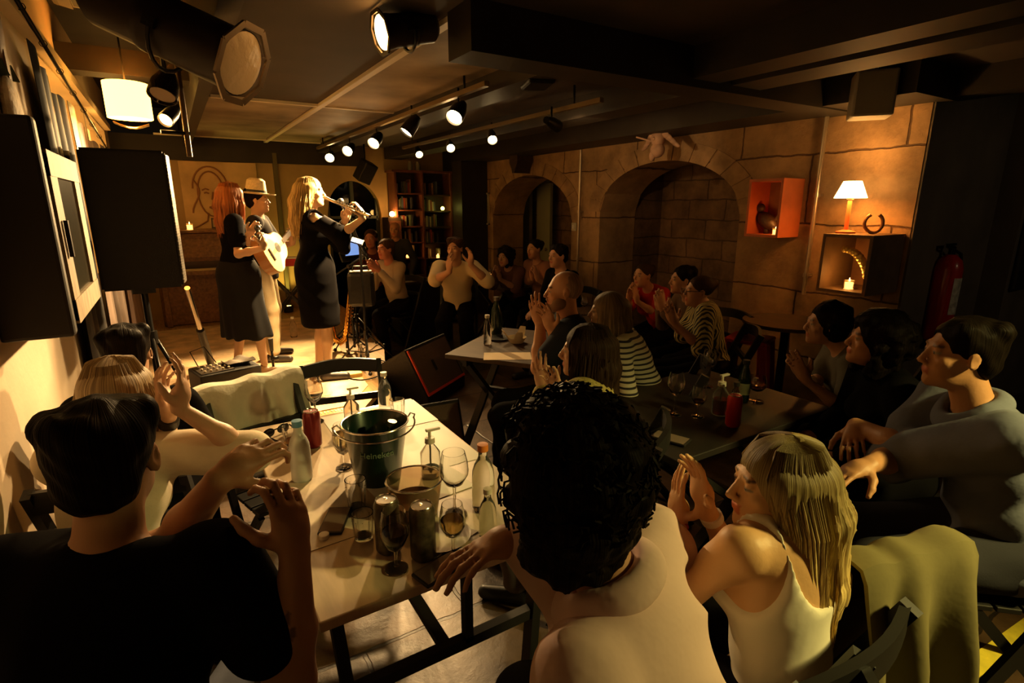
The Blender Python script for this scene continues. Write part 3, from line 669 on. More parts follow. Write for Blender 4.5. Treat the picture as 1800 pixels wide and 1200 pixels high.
            he((0, -.02, .04), (.082, .1, .082)); he((0, .11, -.03), (.07, .085, .106), .012, -1); he((0, -.11, .06), (.04, .04, .04))
        else:   # 'long', 'bob': (style, mat, length below head centre, width)
            ln_ = hair[2]; wd = hair[3] if len(hair) > 3 else .1; back = hair[4] if len(hair) > 4 else .05
            he((0, -.016, .04), (.084, .104, .088)); he((0, .12, -.05), (.064, .09, .105), .012, -1)
            dn = Rz.T @ np.array([0, 0, -1.0])
            fwH = HR @ np.array([0, 1, 0]); rtH = HR @ np.array([1, 0, 0]); fwH = unit(fwH*np.array([1, 1, 0])); rtH = unit(rtH*np.array([1, 1, 0]))
            for q, y0 in [(-1, .03), (1, .03), (-.95, -.02), (.95, -.02), (-.7, -.065), (.7, -.065), (-.25, -.09), (.25, -.09)]:
                a0 = Hp(q*.066, y0-.01, .03); b0 = Hc+rtH*q*wd*.82*s+fwH*(y0*1.05-back*.5)*s+np.array([0, 0, -.07*s]); c0 = Hc+rtH*q*wd*.92*s+fwH*(y0*.8-back)*s+np.array([0, 0, -ln_*s])
                G.chain([a0, b0, b0*.4+c0*.6, c0], [.035*s, .034*s, .032*s, .016*s], .03)
            cx, cy = float(Hc[0]), float(Hc[1])-.02
            G.warps.append(lambda X, Y, Z: np.clip((Hc[2]+.06-Z)*12, 0.15, 1)*(.0032*np.sin(27*np.arctan2(Y-cy, X-cx)+2*np.sin(11*Z))+.0025*np.sin(61*np.arctan2(Y-cy, X-cx)+3*np.sin(9*Z)))+0*Z)
        def strand(V):
            U = (V-Hc) @ HR/s; a = np.arctan2(U[:, 0], -U[:, 1]); return np.stack([np.sin(a)*22, np.cos(a)*22+a*6, U[:, 2]*3], 1)
        ho = G.mesh('hair', hm, t, strand=strand)
        if style == 'curly' and res < .0065:
            b = B()
            for k in range(700):
                v = unit(rng.normal(0, 1, 3)); v[2] = abs(v[2]) if rng.random() < .4 else v[2]
                if v[1] > .3 and v[2] < .5 or v[2] < -.85: continue
                p = np.array([v[0]*.122, v[1]*.13-.022, v[2]*(.126 if v[2] > 0 else .17)+.03]); p[:2] *= 1 if v[2] > -.5 else .9; w1 = unit(np.cross(v, rng.normal(0, 1, 3))); w2 = np.cross(v, w1); rr_ = rng.uniform(.008, .016)
                b.tube([Hp(*(p+v*(-.006+.004*j)+w1*rr_*math.cos(j*1.1)+w2*rr_*math.sin(j*1.1))) for j in range(6)], .0022, 3, False)
            b.obj('hair_curls', hm, t)
        if style in ('long', 'bob') and res < .0085:
            b = B(); cols = []
            for k in range(900 if res < .006 else 420 if res < .0075 else 120):
                a = rng.uniform(-1, 1)*2.35; sx, cy_ = math.sin(a), -math.cos(a); rr_ = rng.uniform(.96, 1.05); e_ = 1+rng.uniform(-.14, .1); o2 = rng.uniform(-.008, .012)
                p0 = Hp(sx*.006, cy_*.006-.02, .127); p0b = Hp(sx*.064, cy_*.074-.016, .11); p1 = Hp(sx*.089*rr_, cy_*.106*rr_-.016, .05); yb = .02+cy_*.11 if cy_ < 0 else cy_*.05
                bb_ = Hc+rtH*sx*(wd*.86+.037+o2)*s+fwH*(cy_*.1-back*.45)*s*rr_+np.array([0, 0, -.07*s]); cc = Hc+rtH*sx*(wd*.92+.024+o2)*s+fwH*(cy_*.085-back*.95)*s+np.array([0, 0, -(ln_+.02)*s*e_])
                b.tube([p0, p0b, p1, bb_, bb_*.5+cc*.5+np.array([rng.normal(0, .004), rng.normal(0, .004), 0]), cc], [.002, .003, .0034, .0036, .0032, .0008], 4, False)
            so = b.obj('hair_strands', hm, t); V = np.empty(len(so.data.vertices)*3, np.float32); so.data.vertices.foreach_get('co', V); V = V.reshape(-1, 3)
            sa = so.data.attributes.new('Strand', 'FLOAT_VECTOR', 'POINT'); sa.data.foreach_set('vector', strand(V).astype(np.float32).ravel())
    if beard:
        G = SDF(.008)
        for c, r in (((0, .055, -.086), (.045, .048, .034)), ((-.045, .03, -.06), (.024, .042, .04)), ((.045, .03, -.06), (.024, .042, .04)), ((0, .098, -.046), (.02, .01, .008))): G.P.append(('e', HR @ np.array(c)*s+Hc, np.array(r)*s, HR, None, .02, 1))
        G.mesh('beard', beard, t)
    info = dict(t=t, s=s, Hc=Hc, HR=HR, arms=arms, J=J, TP=TP, LG=LG, org=org, Rz=Rz, loc=loc, rt=rt, fw=fw, up=up, neck=neck, fat=fat)
    return info
def wband(I, q, mat, name, back=.02, wid=.018, r=.031):
    E_, W = I['arms'][q][:2]; d = unit(W-E_); B().tube([W-d*(back+wid), W-d*back], r*I['s'], 16).obj(name, mat, I['t'])
# ------------------------------------------------------------------ the people
def clap(c, face, gap=.05, up=.9, tilt=0, curl=.22, hr=None, sep=None):
    c = np.array(c, float); f = np.array([face[0], face[1], 0.]); f = f/np.linalg.norm(f); r = np.array([f[1], -f[0], 0]); u = np.array([0, 0, 1.0])
    fd = unit(u*up+f*(1-up)+r*tilt); sep = sep or [0, 0, 0]; sep = np.array(sep, float)
    return {1: (c+r*gap, fd-r*.12, -r+f*.15, curl), -1: (c-r*gap+sep, fd+r*.12, r+f*.15, curl)}
def dirto(p, q): return (q[0]-p[0], q[1]-p[1])
def P_(x, y, d): return np.array(at(x, y, d=d))
STG = (.7, 5.0)
ck = lambda n, c, **k: cloth(n, c, **k)
blk = ck('black', (.006, .0055, .006)); blk.node_tree.nodes['Principled BSDF'].inputs['Specular IOR Level'].default_value = .03; char = ck('charcoal', (.035, .034, .035)); navy = ck('navy', (.02, .024, .036)); denim = ck('denim', (.06, .07, .1))
khaki = ck('khaki', (.55, .44, .27)); cream = ck('cream', (.75, .66, .5)); skirtm = ck('slate_skirt', (.014, .014, .015))
H_dark = hairmat('black', (.009, .006, .004)); H_brown = hairmat('brown', (.05, .026, .012)); H_blonde = hairmat('blonde', (.5, .3, .1), (.85, .62, .25)); H_red = hairmat('auburn', (.25, .075, .02), (.45, .16, .05))
H_ash = hairmat('ash', (.3, .2, .1), (.55, .42, .24)); H_grey = hairmat('grey', (.33, .2, .12))

# ---- on the stage
h = P_(546, 338, 4.24)
fl = dict(label='person in black cold-shoulder dress with long blonde hair playing a silver flute', head=h, look=(h[0]+1, h[1]-.42), body=(h[0]+1, h[1]-.12), pose='stage', res=.008,
     skin=(.72, .48, .3), female=True, top=('dress', blk, 'elbow'), hair=('long', H_blonde, .34, .1, .09), shoes=(.015, .012, .01), feet={-1: (-.08, -.03), 1: (.08, .03)},
     hands={1: (P_(632, 364, 3.99), (-.15, .25, .95), (-.5, .5, -.2), .75, (.3, .2, -1)), -1: (P_(612, 372, 4.15), (.35, -.1, .85), (.35, -.8, .2), .7, (-.3, .4, -1))})
I_fl = person(**fl); wband(I_fl, -1, black, 'wristband', .01, .025)
h = P_(407, 346, 4.36)
rd = dict(label='person with long red hair in black blouse and charcoal skirt holding microphone', head=h, look=(h[0]+.75, h[1]+.5), body=(h[0]+1, h[1]-.05), pose='stage', res=.008,
     skin=(.72, .48, .32), female=True, top=('tshirt', blk, 'short'), pants=('skirt', skirtm), hair=('long', H_red, .3, .1, .06), shoes=(.5, .33, .2), feet={-1: (-.09, -.1), 1: (.09, .12)},
     hands={1: (P_(466, 418, 4.2), (.3, .25, .85), (-.4, .5, 0), .9, (.2, -.2, -1)), -1: (P_(448, 398, 4.3), (.6, 0, .7), (.2, -.6, 0), .8, (-.2, .2, -1))})
I_rd = person(**rd)
h = P_(452, 352, 4.85)
gt = dict(label='person in pale straw hat and cream trousers playing an acoustic guitar', head=h, look=(h[0]+.9, h[1]-.3), body=(h[0]+1, h[1]-.35), pose='stage', res=.008, skin=(.6, .38, .24),
     top=('tshirt', ck('dark_tee', (.02, .018, .02)), 'short'), pants=('trousers', khaki), hair=('short', H_dark), shoes=(.03, .025, .02), feet={-1: (-.14, .0), 1: (.16, .05)},
     hands={1: (P_(484, 442, 4.6), (.6, .2, -.4), (-.2, .9, 0), .5, (-.2, -.9, -.6)), -1: (P_(514, 412, 4.9), (0, -.3, .9), (-.3, .6, .2), .8, (-.6, -.2, -1))})
I_gt = person(**gt)
# straw hat (worn)
Hm = Matrix.Translation(I_gt['Hc']) @ Matrix(I_gt['HR'].tolist()).to_4x4()
b = B().lathe([(.001, .185), (.05, .19), (.075, .17), (.085, .1), (.09, .062), (.15, .052), (.165, .06), (.166, .066), (.15, .06), (.088, .07)], 28); bmesh.ops.transform(b.bm, matrix=Hm @ Matrix.Rotation(-.1, 4, 'X') @ Matrix.Translation((0, -.01, 0)), verts=b.bm.verts)
hat = b.obj('hat', M('straw', (.8, .66, .4), .7, noise=(60, .15)), I_gt['t'])
b = B().lathe([(.0895, .062), (.093, .066), (.0895, .09), (.086, .09)], 28); bmesh.ops.transform(b.bm, matrix=Hm @ Matrix.Rotation(-.1, 4, 'X') @ Matrix.Translation((0, -.01, 0)), verts=b.bm.verts); b.obj('hat_band', black, hat)

# ---- foreground audience
h = P_(190, 806, 1.0); 
rs = dict(label='person with dark hair and black t-shirt in left foreground, clapping with tattooed arm', head=h, look=(h[0]+.75, h[1]+2.6), body=(h[0]+.95, h[1]+2.2), res=.0055, skin=(.5, .27, .15), fat=1.12,
     top=('tshirt', blk, 'short', .02), pants=('trousers', denim), hair=('short', H_dark), tattoo=True,
     hands={1: (P_(507, 893, 1.05), (0, .25, .95), (-.35, .9, .0), .85, (.9, -.2, -1)), -1: (P_(448, 795, 1.18), (.8, .3, .35), (.4, .6, -.5), .75, (-.6, .3, -.8))})
I_ml = person(**rs)
h = P_(207, 688, 1.62)
I_lw = person(label='person with ash blonde bob by the left wall, hands raised clapping', head=h, look=(h[0]+.5, h[1]+2.6), body=(h[0]+.9, h[1]+2.2), res=.007, skin=(.66, .42, .27), female=True,
     top=('knit', cream, 'elbow', .02), pants=('trousers', ck('floral', (.1, .075, .07), noise=(40, .9))), hair=('bob', H_ash, .2, .105, .03), 
     hands={1: (P_(322, 668, 1.5), (.25, 0, .95), (-.8, .3, 0), .3, (1, .2, -1)), -1: (P_(284, 680, 1.58), (-.1, .15, .95), (.8, -.4, 0), .35, (-.3, .5, -1))})
wband(I_lw, -1, black, 'wristband', .02, .03)
h = P_(224, 622, 1.92)
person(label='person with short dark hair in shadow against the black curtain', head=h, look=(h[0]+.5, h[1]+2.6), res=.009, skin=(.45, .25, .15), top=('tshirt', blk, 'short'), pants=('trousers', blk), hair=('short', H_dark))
h = P_(990, 838, .92)
I_w = person(label='person with thick dark hair in pale shirt seen from behind in centre foreground', head=h, look=(h[0]-.35, h[1]+2.6), body=(h[0]-.95, h[1]+1.6), res=.006, skin=(.42, .22, .12), fat=1.08, side_lean=-.1, lean=.42,
     top=('shirt', ck('pale_pink', (.66, .47, .43), noise=(3, .05), bump=(7, .9)), 'long', .024), pants=('trousers', navy), hair=('curly', hairmat('dark_brown', (.012, .008, .005)), 320, .108, -.15),
     hands={-1: (P_(845, 968, 1.02), (-.9, .1, -.15), (0, -.2, -1), .3, (-.3, -.6, -.5)), 1: (P_(1010, 1130, 1.25), (-.5, .6, -.2), (-.2, 0, -1), .3, (.8, 0, -.8))})
h = P_(1366, 852, 1.18)
I_b = person(label='person with long straight blonde hair in white tank top, clapping', head=h, look=(h[0]-1.5, h[1]+.95), body=(h[0]+.0, h[1]+2.0), res=.0055, skin=(.72, .42, .2), female=True, lean=.12,
     top=('tank', ck('white_tank', (.85, .8, .66), noise=(3, .04), bump=(8, .4)), 'none'), pants=('trousers', blk), hair=('long', hairmat('dip_shaded_blonde', (.8, .5, .16), (1, .78, .32)), .36, .092, .09),
     hands={1: (P_(1228, 838, 1.27), (-.3, .1, .95), (-.8, .2, -.1), .18, (.5, -.1, -1)), -1: (P_(1190, 866, 1.36), (-.15, .05, .98), (.8, -.3, .1), .15, (-.2, .6, -1))})
wband(I_b, 1, M('paper_band', (.85, .8, .7), .5), 'wristband', .035, .018, .03); wband(I_b, -1, red, 'bracelet', .012, .005, .028)
h = P_(1690, 622, 1.72)
I_mr = person(label='person with short dark hair in loose grey blue shirt at the right edge', head=h, look=(h[0]-1.5, h[1]+1.6), body=(h[0]-1.4, h[1]+1.3), res=.007, skin=(.5, .25, .12), fat=1.15, lean=.35,
     top=('shirt', ck('grey_blue', (.15, .165, .22), bump=(8, .9)), 'elbow', .028), pants=('trousers', ck('stone', (.035, .035, .045))), hair=('short', H_dark),
     hands={1: (P_(1490, 830, 1.75), (-.9, .3, -.2), (-.2, 0, -1), .5, (.6, -.2, -1)), -1: (P_(1500, 770, 2.0), (-.7, -.3, -.2), (.2, -.2, -1), .5, (-.4, .3, -1))})
h = P_(1538, 600, 2.2)
person(label='person with thick curly dark hair in black top, beside the short-haired right-edge person', head=h, look=(h[0]-1.5, h[1]+1.6), body=(h[0]-1.5, h[1]+1.2), res=.008, skin=(.55, .27, .13), female=True, lookup=.12, lean=.3,
     top=('tshirt', blk, 'long', .02), pants=('trousers', blk), hair=('curly', H_dark, 200, .115, -.16))
h = P_(1452, 570, 2.75)
person(label='person with short curly dark hair and bare arms below the candle box', head=h, look=(h[0]-1.6, h[1]+1.4), body=(h[0]-1.5, h[1]+1.6), res=.009, skin=(.55, .3, .17), female=True,
     top=('tshirt', ck('olive_grey', (.14, .13, .1)), 'short'), pants=('trousers', blk), hair=('curly', H_dark, 60, .1, -.06),
     hands=clap(P_(1400, 640, 2.6), (-1.5, 1.6), .03, .6))
# ---- middle tables
h = P_(1030, 618, 2.1)
I_kw = person(label='person with straight dark hair in gold knit sweater clapping beside gold bowl', head=h, look=(h[0]-1.4, h[1]+1.5), body=(h[0]-1.2, h[1]+1.5), res=.007, skin=(.55, .32, .19), female=True, lean=.12,
     top=('knit', ck('gold_knit', (.34, .28, .09), noise=(120, .5)), 'long', .028), pants=('trousers', ck('grey_jeans', (.16, .14, .14))), hair=('long', hairmat('espresso', (.03, .017, .01)), .26, .095, .03),
     hands={-1: (P_(950, 655, 2.1), (-.25, .1, .95), (.6, .5, 0), .3, (-.3, .2, -1)), 1: (P_(972, 668, 2.0), (-.2, .2, .95), (-.7, -.4, 0), .35, (.3, .2, -1))})
h = P_(992, 512, 3.0)
person(label='bald bearded person in dark t-shirt clapping at the middle table', head=h, look=(h[0]-1.5, h[1]+.9), body=(h[0]-1.3, h[1]+.9), res=.0075, skin=(.62, .32, .17), fat=1.15, lean=.12,
     top=('tshirt', navy, 'short'), pants=('trousers', blk), hair=('fringe', H_grey), beard=H_grey,
     hands={-1: (P_(942, 545, 3.0), (-.3, .1, .95), (.6, .5, 0), .35, (-.3, .2, -1)), 1: (P_(962, 556, 2.9), (-.3, .2, .95), (-.7, -.4, 0), .35, (.5, -.2, -1))})
h = P_(1068, 548, 2.95)
stripe = M('cloth_striped', (.6, .55, .45), .8)
nt = stripe.node_tree; wv = nt.nodes.new('ShaderNodeTexWave'); wv.inputs['Scale'].default_value = 12; wv.bands_direction = 'Z'; wv.inputs['Distortion'].default_value = .6; rr = nt.nodes.new('ShaderNodeValToRGB')
rr.color_ramp.elements[0].color = (.02, .018, .02, 1); rr.color_ramp.elements[1].color = (.6, .55, .42, 1); rr.color_ramp.interpolation = 'CONSTANT'; rr.color_ramp.elements[1].position = .32
nt.links.new([n for n in nt.nodes if n.type == 'MAPPING'][0].outputs[0], wv.inputs[0]); nt.links.new(wv.outputs['Fac'], rr.inputs[0]); nt.links.new(rr.outputs[0], nt.nodes['Principled BSDF'].inputs['Base Color'])
person(label='person with light hair in black and white striped shirt', head=h, look=(h[0]-1.4, h[1]+1.2), body=(h[0]-1.3, h[1]+1.5), res=.0085, skin=(.62, .38, .22), female=True,
     top=('knit', stripe, 'long'), pants=('trousers', blk), hair=('bob', hairmat('dull_blonde', (.16, .1, .045), (.3, .21, .1)), .12, .09, .02))
h = P_(1131, 484, 4.7)
person(label='person in red top clapping by the near arch recess', head=h, look=(h[0]-1.6, h[1]+.0), body=(h[0]-1.5, h[1]-.2), res=.0095, skin=(.6, .32, .18), female=True,
     top=('tshirt', ck('red', (.4, .025, .015)), 'elbow'), pants=('trousers', blk), hair=('bun', H_brown), hands=clap(P_(1112, 512, 4.45), (-1.5, -.2), .03, .85))
h = P_(1200, 492, 4.1)
person(label='person with short black hair in dark jacket behind the patterned top', head=h, look=(h[0]-1.6, h[1]+.8), body=(h[0]-1.6, h[1]+.5), res=.0095, skin=(.6, .33, .19),
     top=('tshirt', ck('brown_grey', (.15, .1, .07)), 'long'), pants=('trousers', blk), hair=('short', H_dark), hands=clap(P_(1160, 528, 4.0), (-1.6, .8), .03, .8))
h = P_(1228, 512, 3.7)
pat = M('cloth_patterned', (.4, .35, .12), .8); nt = pat.node_tree; vo = nt.nodes.new('ShaderNodeTexWave'); vo.inputs['Scale'].default_value = 16; vo.inputs['Distortion'].default_value = 7; vo.inputs['Detail'].default_value = 1; rr = nt.nodes.new('ShaderNodeValToRGB')
rr.color_ramp.elements[0].color = (.015, .014, .012, 1); rr.color_ramp.elements[1].color = (.5, .43, .14, 1); rr.color_ramp.elements[0].position = .45; rr.color_ramp.elements[1].position = .5
nt.links.new([n for n in nt.nodes if n.type == 'MAPPING'][0].outputs[0], vo.inputs[0]); nt.links.new(vo.outputs['Fac'], rr.inputs[0]); nt.links.new(rr.outputs[0], nt.nodes['Principled BSDF'].inputs['Base Color'])
I_gl = person(label='person with glasses in black and yellow zigzag patterned top', head=h, look=(h[0]-1.6, h[1]+.9), body=(h[0]-1.4, h[1]+1.3), res=.0085, skin=(.55, .3, .17), female=True, lean=.25,
     top=('knit', pat, 'elbow', .022), pants=('trousers', blk), hair=('bun', H_brown), hands=clap(P_(1178, 548, 3.55), (-1.5, 1.0), .03, .7))
b = B(); Hm = Matrix.Translation(I_gl['Hc']) @ Matrix(I_gl['HR'].tolist()).to_4x4()
for q in (-1, 1): b.tube([(q*.032+.024*math.cos(a), .104, .006+.02*math.sin(a)) for a in [2*PI*k/12 for k in range(13)]], .0022, 5).tube([(q*.056, .102, .01), (q*.078, .0, .01)], .0022, 5)
bmesh.ops.transform(b.bm, matrix=Hm, verts=b.bm.verts); b.obj('glasses', black, I_gl['t'])
# ---- far tables
h = P_(800, 437, 5.7)
person(label='person in cream shirt facing the camera and clapping near the bookshelf', head=h, look=(h[0]-1.4, h[1]-1.2), body=(h[0]-.8, h[1]-1.3), res=.009, skin=(.55, .3, .17), fat=1.1,
     top=('tshirt', ck('buttermilk', (.72, .58, .33), noise=(3, .05)), 'elbow', .024), pants=('trousers', blk), hair=('short', H_brown),
     hands={1: (P_(790, 462, 5.35), (0, -.1, .95), (.7, .2, 0), .4, (1, .2, -1)), -1: (P_(828, 450, 5.5), (0, -.1, .95), (-.7, -.2, 0), .4, (-1, 0, -1))})
h = P_(888, 452, 6.1)
person(label='person with curly dark hair at far table in front of green door', head=h, look=(h[0]-1.6, h[1]-.8), res=.01, skin=(.5, .28, .17), female=True,
     top=('tshirt', ck('mauve', (.14, .07, .06)), 'elbow'), pants=('trousers', blk), hair=('curly', H_dark, 60, .11, -.13), hands=clap(P_(872, 478, 5.85), (-1.6, -.8), .03, .8))
h = P_(940, 438, 6.1)
person(label='person in dusky pink top beside curly-haired person at far table', head=h, look=(h[0]-1.6, h[1]-.3), res=.01, skin=(.5, .26, .15), female=True,
     top=('tshirt', ck('dusky_pink', (.36, .18, .12)), 'elbow'), pants=('trousers', blk), hair=('bun', H_dark), hands=clap(P_(938, 478, 5.8), (-1.6, -.3), .03, .8))
h = P_(981, 450, 5.2)
person(label='person with short dark hair in black behind the bald bearded person', head=h, look=(h[0]-1.6, h[1]-.1), res=.01, skin=(.6, .32, .19), top=('tshirt', blk, 'long'), pants=('trousers', blk), hair=('short', H_dark))
h = P_(678, 438, 6.0)
person(label='person in dark vest with pale sleeves seated beyond the stage edge', head=h, look=(h[0]-1.4, h[1]-.6), res=.01, skin=(.5, .2, .12), top=('tshirt', ck('pale_sleeve', (.45, .36, .25)), 'long'), pants=('trousers', blk), hair=('short', H_brown),
     hands=clap(P_(655, 468, 5.8), (-1.4, -.6), .04, .5))
h = P_(694, 404, 7.2)
person(label='standing person in dark clothes by the bookshelf, face lit orange', head=h, look=(h[0]-.9, h[1]-1.5), pose='walk', res=.01, skin=(.65, .3, .14), top=('tshirt', char, 'long'), pants=('trousers', blk), hair=('fringe', H_brown))
h = P_(652, 420, 6.9)
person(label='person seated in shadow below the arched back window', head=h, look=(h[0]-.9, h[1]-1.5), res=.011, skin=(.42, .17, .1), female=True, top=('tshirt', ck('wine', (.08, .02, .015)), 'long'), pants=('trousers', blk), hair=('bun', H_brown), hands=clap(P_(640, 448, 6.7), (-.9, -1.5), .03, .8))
# ------------------------------------------------------------------ stage and what stands on it
st = [(XL+.012, 3.72), (1.0, 3.74), (1.33, 4.2), (1.72, 5.4), (1.93, 7.2), (1.98, YB-.015), (XL+.012, YB-.015)]
sg = thing('stage_platform', 'low wooden stage platform with a bare plank edge', 'stage', (0, 0, 0))
B().prism(st, .0, .2).obj('skirting', darkwood, sg); B().prism([(x+(.02 if x > .2 and y < 8 else 0), y-(.02 if y < 4 else 0)) for x, y in st], .2, ZS-.008).obj('deck', M('stage_planks', (.42, .25, .1), .5, noise=(5, .25), stretch=(10, 1, 1)), sg)
rug = M('rug_wool', (.78, .56, .32), .9, noise=(5, .28), bump=(120, .5)); nt = rug.node_tree
r_ = thing('rug', 'large worn beige and pink rug covering the stage', 'rug', (0, 0, ZS-.008))
rp = [(-.42, 3.8), (.95, 3.82), (1.2, 4.2), (1.3, 5.4), (1.5, 7.4), (-.42, 7.4)]
B().prism(rp, 0, .008).obj('pile', rug, r_)
pinkm = M('rug_pink_band', (.6, .28, .16), .9, noise=(6, .3))
B().box((.28, 3.97, .009), (1.2, .05, .004)).box((.28, 4.12, .009), (1.2, .02, .004)).obj('woven_border', pinkm, r_)
b = B()
for k in range(56): x = -.41+k*.0243; b.bar((x, 3.8, .004), (x+rng.uniform(-.006, .006), 3.765-rng.random()*.012, .003), .007, .003)
b.obj('fringe', M('fringe_thread', (.8, .66, .42), .9), r_)

# upright piano against the back wall
p = thing('upright_piano', 'old brown upright piano against the painted wall', 'piano', (.32, 7.75, ZS))
B().box((0, .1, .55), (1.1, .42, 1.1), bev=.01).obj('case', midwood, p); B().box((0, .08, 1.12), (1.16, .5, .035), bev=.008).obj('lid', midwood, p)
B().box((0, -.16, .64), (1.06, .26, .05), bev=.006).obj('key_bed', midwood, p); B().box((0, -.2, .672), (.96, .14, .015)).obj('keyboard', M('old_ivory', (.7, .55, .3), .4), p)
B().box((0, -.1, .72), (1.06, .03, .09)).obj('fallboard', darkwood, p); B().box((0, -.13, .92), (.8, .02, .22), Euler((-.15, 0, 0))).obj('music_shelf', midwood, p)
for s_ in (-1, 1): B().box((s_*.49, -.18, .31), (.06, .06, .62), bev=.006).obj('leg', midwood, p)
candle('small lit candle on top of the brown upright piano', (.18, 7.72, ZS+1.14), 1.2, .4)
t = thing('photo_frame', 'small dark photo frame standing on the upright piano', 'picture frame', (.5, 7.74, ZS+1.14), R(-15))
B().box((0, 0, .07), (.17, .012, .13), Euler((-.15, 0, 0))).obj('frame', darkwood, t); B().box((0, -.008, .07), (.13, .006, .09), Euler((-.15, 0, 0))).obj('print', M('frame_print', (.4, .33, .2), .4), t)
# painted canvas with a face outline
t = thing('face_painting', 'large tan painting of a long haired face in brown outline', 'painting', (.6, YB-.045, 1.78))
B().box((0, 0, 0), (.88, .03, .86)).obj('canvas', M('tan_canvas', (.62, .42, .2), .8, noise=(3, .25)), t)
ln = M('sepia_paint', (.3, .14, .06), .8); b = B()
def curve(pts, r=.011): b.tube([(x, -.0165, z) for x, z in pts], r, 6)
curve([(-.12+.2*math.cos(a), .1+.27*math.sin(a)) for a in [PI*(.05+k*.95/14) for k in range(15)]], .012)
curve([(-.12+.15*math.cos(a), .04+.27*math.sin(a)*(1 if a < PI else 1.05)) for a in [2*PI*k/28 for k in range(29)]])
curve([(-.3+.05*math.sin(k*.6), .2-.05*k) for k in range(9)], .012); curve([(-.1, .06), (-.12, -.03), (-.09, -.06), (-.12, -.075)]); curve([(-.22, .08), (-.18, .1), (-.14, .085)]); curve([(-.07, .085), (-.03, .1), (.01, .08)])
curve([(-.2, .045), (-.175, .055), (-.145, .04)]); curve([(-.06, .04), (-.035, .055), (-.005, .045)]); curve([(-.16, -.13), (-.12, -.12), (-.08, -.13), (-.12, -.15), (-.16, -.13)])
curve([(-.18, -.2), (-.2, -.3), (-.3, -.36), (-.38, -.4)]); curve([(-.03, -.19), (.0, -.3), (.1, -.36), (.2, -.4)])
b.obj('face_outline', ln, t)
t = thing('added_uplight', 'small black floor uplight washing the back wall yellow', 'light', (1.22, 7.86, ZS), R(0))  # hidden light added to yellow the wall behind the players
B().lathe([(0, 0), (.06, 0), (.07, .09), (.06, .09), (0, .07)], 20).obj('housing', black, t); B().lathe([(0, .075), (.055, .078), (.055, .082), (0, .084)], 20).obj('lens', M('added_uplight_lens', (1, .8, .3), .4, emi=(1, .65, .12), es=10), t)
lamp('uplight', 'SPOT', (1.22, 7.86, ZS+.1), 30, (1, .72, .12), (1.22, 8.2, 2.0), size=.05, angle=110)
# red keyboard on a stand behind the guitar player
t = thing('stage_keyboard', 'red stage keyboard on black stand behind the guitar player', 'keyboard', (1.12, 6.9, ZS), R(-8))
B().box((0, 0, .78), (.9, .3, .09), bev=.01).obj('body', red, t); B().box((-.0, -.1, .828), (.78, .12, .012)).obj('keys', white, t)
for s_ in (-1, 1): B().bar((s_*.3, -.14, .01), (-s_*.3, -.02, .73), .03, .03).bar((s_*.3, .14, .01), (-s_*.3, .12, .73), .03, .03).obj('stand_leg', blackmetal, t)

# speaker on tripod
def tripod(t, h, rad, base=0, collar=.55, r=.017):
    B().tube([(0, 0, .03), (0, 0, h)], r, 12).obj('pole', blackmetal, t)
    B().tube([(0, 0, collar-.04), (0, 0, collar+.04)], r*1.8, 12).tube([(0, 0, .1), (0, 0, .15)], r*1.6, 12).obj('collar', blackmetal, t)
    for k in range(3):
        a = k*2*PI/3+.4+base; c_, s_ = math.cos(a), math.sin(a)
        g = B().tube([(c_*.02, s_*.02, collar), (c_*rad, s_*rad, .015)], r*.65, 8).tube([(c_*.02, s_*.02, .13), (c_*rad*.55, s_*rad*.55, collar*.46)], r*.4, 6).obj('leg', blackmetal, t)
        B().sph((c_*rad, s_*rad, .018), .018).obj('rubber_foot', black, g)
spx = Vector((.16, 3.33, 0)); sc_ = at(238, 385, d=2.62)
t = thing('speaker_stand', 'black tripod stand carrying the tall loudspeaker at the left', 'speaker stand', (at(352, 560, d=3.2).x-.0, 4.15, ZS))
t.location = (-.2, 4.02, ZS)
SPX, SPY = t.location.x, t.location.y
tripod(t, .95, .27, .3, .62, .019)
# loudspeaker
t = thing('loudspeaker', 'tall black loudspeaker with metal grille, on tripod at left', 'loudspeaker', (SPX, SPY, ZS+.95), R(4))
b = B().prism([(-.2, .2), (.2, .22), (.22, 0), (.2, -.22), (-.2, -.2)], 0, .78); bmesh.ops.bevel(b.bm, geom=list(b.bm.edges), offset=.012, segments=2, affect='EDGES'); b.obj('cabinet', M('speaker_black', (.014, .012, .011), .7, bump=(200, .3)), t)
gr = masonry('perforated_grille', (.2, .17, .13), (.24, .2, .15), (.03, .025, .02), .016, .016, 'YZ', .4, .6, .004, .1)
B().grid(lambda u, v: (.205+.03*math.sin(u*PI), -.21+.42*u, .02+.74*v), 9, 3, .006).obj('grille', gr, t)
B().box((0, 0, -.02), (.12, .12, .05)).obj('pole_mount', blackmetal, t)
# ------------------------------------------------------------------ microphones and stands, instruments
def micstand(name, label, x, y, h, boomto=None, z0=ZS, rad=.3, clip=True):
    t = thing(name, label, 'microphone stand', (x, y, z0)); tripod(t, h, rad, x*3, .3, .012)
    if boomto is not None:
        q = Vector(boomto)-Vector((x, y, z0)); p0 = Vector((0, 0, h)); d = (q-p0).normalized()
        B().tube([p0-d*.18, q], .007, 8).obj('boom', blackmetal, t); B().sph(p0, .022).tube([p0-d*.18, p0-d*.24], .016).obj('clutch', blackmetal, t)
        if clip:
            q = q-d*.2
            m = B().tube([q, q+d*.16], [.011, .015], 12).obj('microphone', black, t); B().sph(q+d*.185, .026).obj('mesh_head', M('mic_mesh', (.1, .1, .1), .35, .8), m)
    return t
fm = at(598, 352, d=4.2)
micstand('microphone_stand', 'tall black boom microphone stand in front of flute player', 1.36, 4.72, 1.12, fm)
